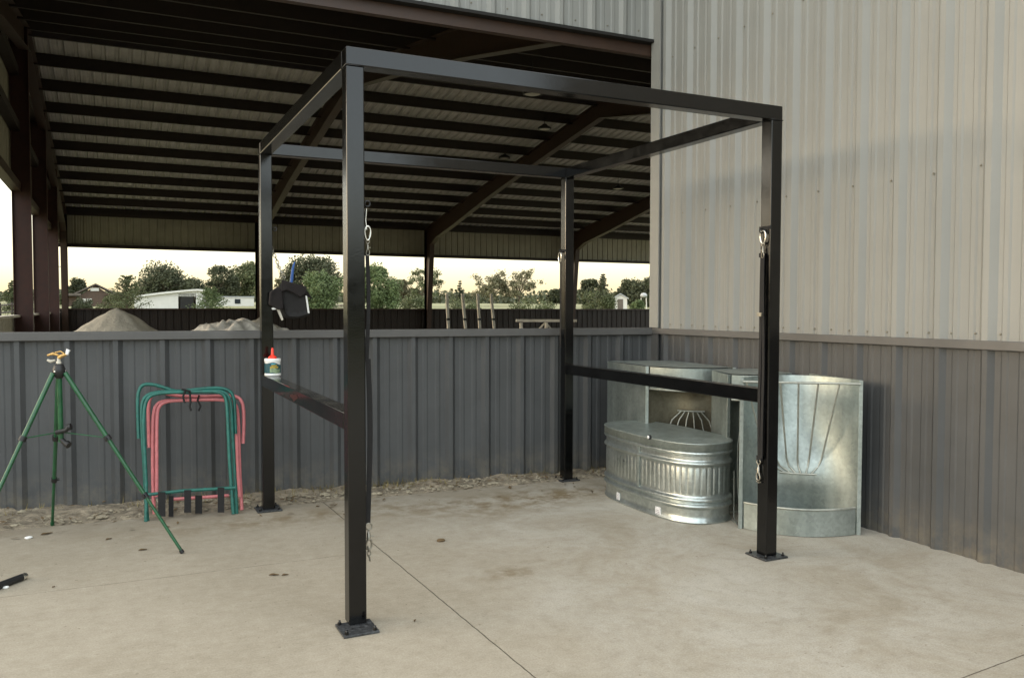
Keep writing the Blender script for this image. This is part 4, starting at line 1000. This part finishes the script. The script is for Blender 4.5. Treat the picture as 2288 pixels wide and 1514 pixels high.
T(1098, 612, 84, 120, 'lacy', 'leaf_olive', 'airy oak between the arena columns, the left of two', seed=15, dens=1.5)
T(1160, 610, 70, 118, 'lacy', 'leaf_olive', 'airy leaning oak between the arena columns, the right of two', seed=16, dens=1., lean=.03)
T(1185, 666, 110, 64, 'bush', 'leaf_mid', 'low wide shrub in the field left of the back right post', 'shrub', seed=27)
T(1243, 648, 40, 130, 'round', 'leaf_dark', 'dark tree just left of the back right post', seed=28)
T(1316, 622, 44, 110, 'round', 'leaf_dark', 'dark upright tree right of the last red column', seed=17, dens=1.2, base_gap=.02)
T(1347, 608, 46, 108, 'spruce', 'leaf_dark', 'dark pointed cedar between the red column and the white shed', seed=18, dens=2.)
T(1336, 640, 78, 60, 'bush', 'leaf_mid', 'loose green shrub in front of the dark cedar', 'shrub', seed=19, dens=1.6)
T(1424, 666, 26, 70, 'bush', 'leaf_bright', 'small bright bush in front of the white shed', 'shrub', seed=29)
T(1412, 628, 76, 125, 'round', 'leaf_dark', 'wide dark tree behind the white shed', seed=20, dens=1.5, base_gap=.02)
T(1456, 618, 70, 120, 'round', 'leaf_dark', 'wide dark tree beside the corner of the light grey building', seed=30, dens=1.5, base_gap=.02)
# distant wooded line
rnd = random.Random(44); mbw = MB()
for i in range(5000):   # woods behind the yard too: their dark band shows in the glossy steel
    p = V((rnd.uniform(-90, 70), rnd.uniform(-75, -60), 0)); hh = 5.5+2.*noise.noise(V((p.x*.06, 0, 3)))+1.*noise.noise(V((p.x*.3, 0, 7)))
    c_ = p+V((0, 0, rnd.uniform(0, hh))); sz = 1.; nrm = V((rnd.gauss(0, 1), rnd.gauss(0, 1), rnd.gauss(0, .3))).normalized(); a = nrm.orthogonal().normalized(); bb = nrm.cross(a)
    mbw.add([c_+a*sz, c_+bb*sz, c_-a*sz, c_-bb*sz], [(0, 1, 2, 3)])
for i in range(3500):   # a wood west of the yard, mirrored low in the posts
    p = V((rnd.uniform(-95, -70), rnd.uniform(-20, 120), 0)); hh = 5.5+2.5*noise.noise(V((p.y*.06, 4, 3)))+1.*noise.noise(V((p.y*.3, 0, 7)))
    c_ = p+V((0, 0, rnd.uniform(0, hh)+terrain_h(p.x, p.y))); sz = 1.2; nrm = V((rnd.gauss(0, 1), rnd.gauss(0, 1), rnd.gauss(0, .3))).normalized(); a = nrm.orthogonal().normalized(); bb = nrm.cross(a)
    mbw.add([c_+a*sz, c_+bb*sz, c_-a*sz, c_-bb*sz], [(0, 1, 2, 3)])
for i in range(9000):
    x = rnd.uniform(-30, 1480); D = rnd.uniform(165, 200); p = place(x, D); hh = 2.2+1.6*noise.noise(V((p.x*.06, 0, 3)))+.8*noise.noise(V((p.x*.3, 0, 7)))
    c_ = p+V((0, 0, rnd.uniform(0, max(.6, hh)))); sz = .4; nrm = V((rnd.gauss(0, 1), rnd.gauss(0, 1), rnd.gauss(0, 1))).normalized(); a = nrm.orthogonal().normalized(); bb = nrm.cross(a)
    mbw.add([c_+a*sz, c_+bb*sz, c_-a*sz, c_-bb*sz], [(0, 1, 2, 3)])
tag(mbw.build('far_wood', 'leaf_dark'), 'low dark line of far woods along the horizon', 'woods', kind='stuff')

def basis(x, D): p = place(x, D); d = ray(x, 690); f_ = V((d.x, d.y, 0)).normalized(); r_ = V((f_.y, -f_.x, 0)); return p, r_, f_
def hb(mb, p, r_, f_, x0, x1, y0, y1, z0, z1):
    mb.obox(p+r_*(x0+x1)/2+f_*(y0+y1)/2+V((0, 0, (z0+z1)/2)), r_*(x1-x0)/2, f_*(y1-y0)/2, V((0, 0, (z1-z0)/2))); return mb
def gable(mb, p, r_, f_, x0, x1, y0, y1, z0, z1, ov=.3, th=.15):
    xm = (x0+x1)/2
    for sgn, xe in ((-1, x0-ov), (1, x1+ov)):
        sl_ = (z1-z0)/(xm-x0); ze = z0-ov*sl_
        P_ = [p+r_*xe+f_*(y0-ov)+V((0, 0, ze)), p+r_*xm+f_*(y0-ov)+V((0, 0, z1)), p+r_*xm+f_*(y1+ov)+V((0, 0, z1)), p+r_*xe+f_*(y1+ov)+V((0, 0, ze))]
        Q_ = [q+V((0, 0, th)) for q in P_]
        mb.add(P_+Q_, [(0, 1, 2, 3), (4, 7, 6, 5), (0, 4, 5, 1), (1, 5, 6, 2), (2, 6, 7, 3), (3, 7, 4, 0)])
    return mb
# brown brick house
D = 88.; p, r_, f_ = basis(210, D); k_ = D/F; zb = lambda y: ztop(210, y, D)-p.z
t = thing('brick_house', p, 'brown brick house with a brown gabled roof beyond the arena, left', 'house')
m_ = MB(); hb(m_, p, r_, f_, -52*k_, 48*k_, 0, 6, 0, zb(662)); 
m_.add([p+r_*(-30*k_)+V((0, 0, zb(662))), p+r_*(38*k_)+V((0, 0, zb(662))), p+r_*(4*k_)+V((0, 0, zb(638)))], [(0, 1, 2)]); m_.build('wall', 'brick', t)
m_ = MB(); gable(m_, p, r_, f_, -42*k_, 50*k_, -.1, 6, zb(660), zb(636)); m_.build('roof', 'brown_shingle', t)
m_ = MB(); hb(m_, p, r_, f_, -62*k_, -25*k_, -1.2, 5, zb(661), zb(656)); m_.build('porch_roof', 'brown_shingle', t)
for a in (-26, -14): hb(MB(), p, r_, f_, a*k_, (a+10)*k_, -.08, -.02, zb(678), zb(667)).build('window', 'white_paint', t)
hb(MB(), p, r_, f_, -.3, .5, -.12, -.02, zb(650), zb(643)).build('gable_vent', 'white_paint', t)
# white barn
D = 80.; p, r_, f_ = basis(390, D); k_ = D/F; zb = lambda y: ztop(390, y, D)-p.z
t = thing('white_barn', p, 'white metal barn with a big dark open doorway beyond the arena', 'barn')
m_ = MB(); hb(m_, p, r_, f_, -82*k_, 8*k_, 0, 7, 0, zb(661)); hb(m_, p, r_, f_, 45*k_, 78*k_, 0, 7, 0, zb(660)); hb(m_, p, r_, f_, 8*k_, 45*k_, 0, .1, zb(662), zb(655)); hb(m_, p, r_, f_, 8*k_, 45*k_, 6.9, 7, 0, zb(662)); m_.build('wall', 'white_paint', t)
m_ = MB(); n_ = 10
pr_ = [(-84, 662), (-60, 658), (-30, 653.5), (0, 650), (25, 647), (48, 645), (60, 646), (70, 649), (77, 655), (80, 662)]
A = [p+r_*x*k_+f_*(-.3)+V((0, 0, zb(y))) for x, y in pr_]; B = [a+f_*7.6 for a in A]; A2 = [a+V((0, 0, -.18)) for a in A]; B2 = [b_+V((0, 0, -.18)) for b_ in B]
m_.strip(A, B, True); m_.strip(A, A2, False, True); m_.strip(A2, B2, True, True); m_.strip(B, B2, False); m_.build('roof', 'white_paint', t)
m_ = MB(); m_.add([p+r_*x*k_+V((0, 0, zb(max(y, 645)))) for x, y in pr_], [tuple(range(len(pr_)))]); m_.build('gable_wall', 'white_paint', t)
hb(MB(), p, r_, f_, 12*k_, 40*k_, -.06, -.03, 0, zb(663)).build('doorway', 'dark_inside', t)
# low trailer building
D = 82.; p, r_, f_ = basis(528, D); k_ = D/F; zb = lambda y: ztop(528, y, D)-p.z
t = thing('trailer_house', p, 'long low cream trailer with a small dark window right of the white barn', 'trailer')
hb(MB(), p, r_, f_, -42*k_, 38*k_, 0, 3, .3, zb(664)).build('body', 'white_paint', t)
hb(MB(), p, r_, f_, -43*k_, 39*k_, -.1, 3.1, zb(664)+.005, zb(662)).build('roof', 'grey_roof', t)
hb(MB(), p, r_, f_, -3*k_, 9*k_, -.05, -.01, zb(678), zb(668)).build('window', 'glass_dark', t)
# white shed far right
D = 105.; p, r_, f_ = basis(1386, D); k_ = D/F; zb = lambda y: ztop(1386, y, D)-p.z
t = thing('white_shed', p, 'small white gabled shed below the dark trees at the right', 'shed')
m_ = MB(); hb(m_, p, r_, f_, -15*k_, 15*k_, 0, 5, 0, zb(666)); m_.add([p+r_*(-15*k_)+V((0, 0, zb(666))), p+r_*(15*k_)+V((0, 0, zb(666))), p+V((0, 0, zb(658)))], [(0, 1, 2)]); m_.build('wall', 'white_paint', t)
gable(MB(), p, r_, f_, -15*k_, 15*k_, 0, 5, zb(666), zb(657), ov=.2, th=.12).build('roof', 'grey_roof', t)
hb(MB(), p, r_, f_, -6*k_, 6*k_, -.05, -.01, 0, zb(668)).build('doorway', 'brown_shingle', t)
D = 100.; p, r_, f_ = basis(1438, D); k_ = D/F; zb = lambda y: ztop(1438, y, D)-p.z
t = thing('water_tank_stand', p, 'small white round tank on legs beside the corner of the grey building', 'water tank')
MB().lathe([(.0001, zb(654)), (.25, zb(655)), (.4, zb(658)), (.4, zb(663)), (.0001, zb(664))], p, n=14).build('tank', 'grey_roof', t)
for i in (-1, 1): MB().tube([p+r_*.35*i, p+r_*.3*i+V((0, 0, zb(665)))], .06, 6).build('leg', 'white_paint', t)
D = 84.; p, r_, f_ = basis(740, D); k_ = D/F; zb = lambda y: ztop(740, y, D)-p.z
t = thing('timber_heap', p, 'low pale heap of scrap timber in the field right of the bag', 'heap')
m_ = MB(); rn = random.Random(2)
for i in range(26):
    c_ = p+r_*rn.uniform(-1.3, 1.5)+f_*rn.uniform(-.6, .6)+V((0, 0, rn.uniform(.1, .55))); d_ = (r_*rn.uniform(-1, 1)+f_*rn.uniform(-.5, .5)+V((0, 0, rn.uniform(-.15, .15)))).normalized(); e_ = d_.cross(V((0, 0, 1))).normalized()
    m_.obox(c_, d_*rn.uniform(.4, 1.1), e_*.07, V((0, 0, .03)))
m_.build('boards', 'rubble_timber', t)
D = 95.; p, r_, f_ = basis(143, D); zb = lambda y: ztop(143, y, D)-p.z
t = thing('lamp_post', p, 'thin tall lamp post near the left column, above the brown house', 'lamp post')
h_ = zb(598); MB().tube([p, p+V((0, 0, h_))], [.09, .06], 6).build('pole', 'weathered_white', t)
MB().tube([p+V((0, 0, h_-.02)), p-r_*.2+V((0, 0, h_+.12)), p-r_*.45+V((0, 0, h_+.1))], .06, 6).build('lamp_head', 'weathered_white', t)
# rail fence seen through the left openings
D = 45.; a = place(-60, D); b_ = place(130, D+18)
t = thing('rail_fence', a, 'dark rail fence in the field seen between the red columns', 'fence')
m_ = MB()
for zz in (.55, 1.0): m_.tube([a+V((0, 0, zz)), b_+V((0, 0, zz))], .045, 6)
m_.build('rail', 'purlin_steel', t)
m_ = MB()
for i in range(9): q = a+(b_-a)*i/8; m_.tube([q, q+V((0, 0, 1.15))], .06, 6)
m_.build('posts', 'purlin_steel', t)

# ------------------------------------------------------------------ sky and sun
SUN_EL, SUN_HD = math.radians(8.0), math.radians(-72)      # heading measured from +Y towards +X
w = bpy.data.worlds.new('World'); S.world = w; w.use_nodes = True; nt = w.node_tree; N = nt.nodes; Lk = nt.links
bg = N['Background']; sky = N.new('ShaderNodeTexSky'); sky.sky_type = 'NISHITA'; sky.sun_disc = False
sky.sun_elevation = SUN_EL; sky.sun_rotation = SUN_HD; sky.air_density = 1.; sky.dust_density = 2.5; sky.ozone_density = 1.
hs_ = N.new('ShaderNodeHueSaturation'); hs_.inputs['Saturation'].default_value = .75; hs_.inputs['Value'].default_value = .55; Lk.new(sky.outputs[0], hs_.inputs['Color'])
ad = N.new('ShaderNodeMix'); ad.data_type = 'RGBA'; ad.blend_type = 'ADD'; ad.inputs[0].default_value = 1.; Lk.new(hs_.outputs[0], ad.inputs[6]); tcw = N.new('ShaderNodeTexCoord'); sx = N.new('ShaderNodeSeparateXYZ'); Lk.new(tcw.outputs['Generated'], sx.inputs[0])   # bright veil of thin evening cloud, warm low down
rw = N.new('ShaderNodeValToRGB'); Lk.new(sx.outputs[2], rw.inputs[0]); el = rw.color_ramp.elements
el[0].position = 0.; el[0].color = (1.9, 1.5, .75, 1); el[1].position = .15; el[1].color = (4.0, 3.78, 3.3, 1); e3 = el.new(.05); e3.color = (2.8, 2.5, 1.75, 1)
cm = N.new('ShaderNodeMapRange'); Lk.new(sx.outputs[1], cm.inputs[0]); cm.inputs[1].default_value = .2; cm.inputs[2].default_value = -.8; cm.inputs[3].default_value = 0; cm.inputs[4].default_value = 1   # cooler in the east
ct = N.new('ShaderNodeMix'); ct.data_type = 'RGBA'; ct.blend_type = 'MULTIPLY'; Lk.new(cm.outputs[0], ct.inputs[0]); Lk.new(rw.outputs[0], ct.inputs[6]); ct.inputs[7].default_value = (1.05, 1.2, 1.4, 1)
Lk.new(ct.outputs[2], ad.inputs[7])
Lk.new(ad.outputs[2], bg.inputs[0]); bg.inputs[1].default_value = .15
sd = bpy.data.lights.new('sun', 'SUN'); sd.energy = .06; sd.angle = math.radians(14); sd.color = (1, .93, .8)
so = bpy.data.objects.new('sun', sd); COL.objects.link(so)
dv_ = V((math.sin(SUN_HD)*math.cos(SUN_EL), math.cos(SUN_HD)*math.cos(SUN_EL), math.sin(SUN_EL)))
so.rotation_euler = dv_.to_track_quat('Z', 'Y').to_euler()
S.view_settings.view_transform = 'Standard'; S.view_settings.look = 'None'; S.view_settings.exposure = 1.55; S.view_settings.gamma = 1
S.render.engine = 'CYCLES'
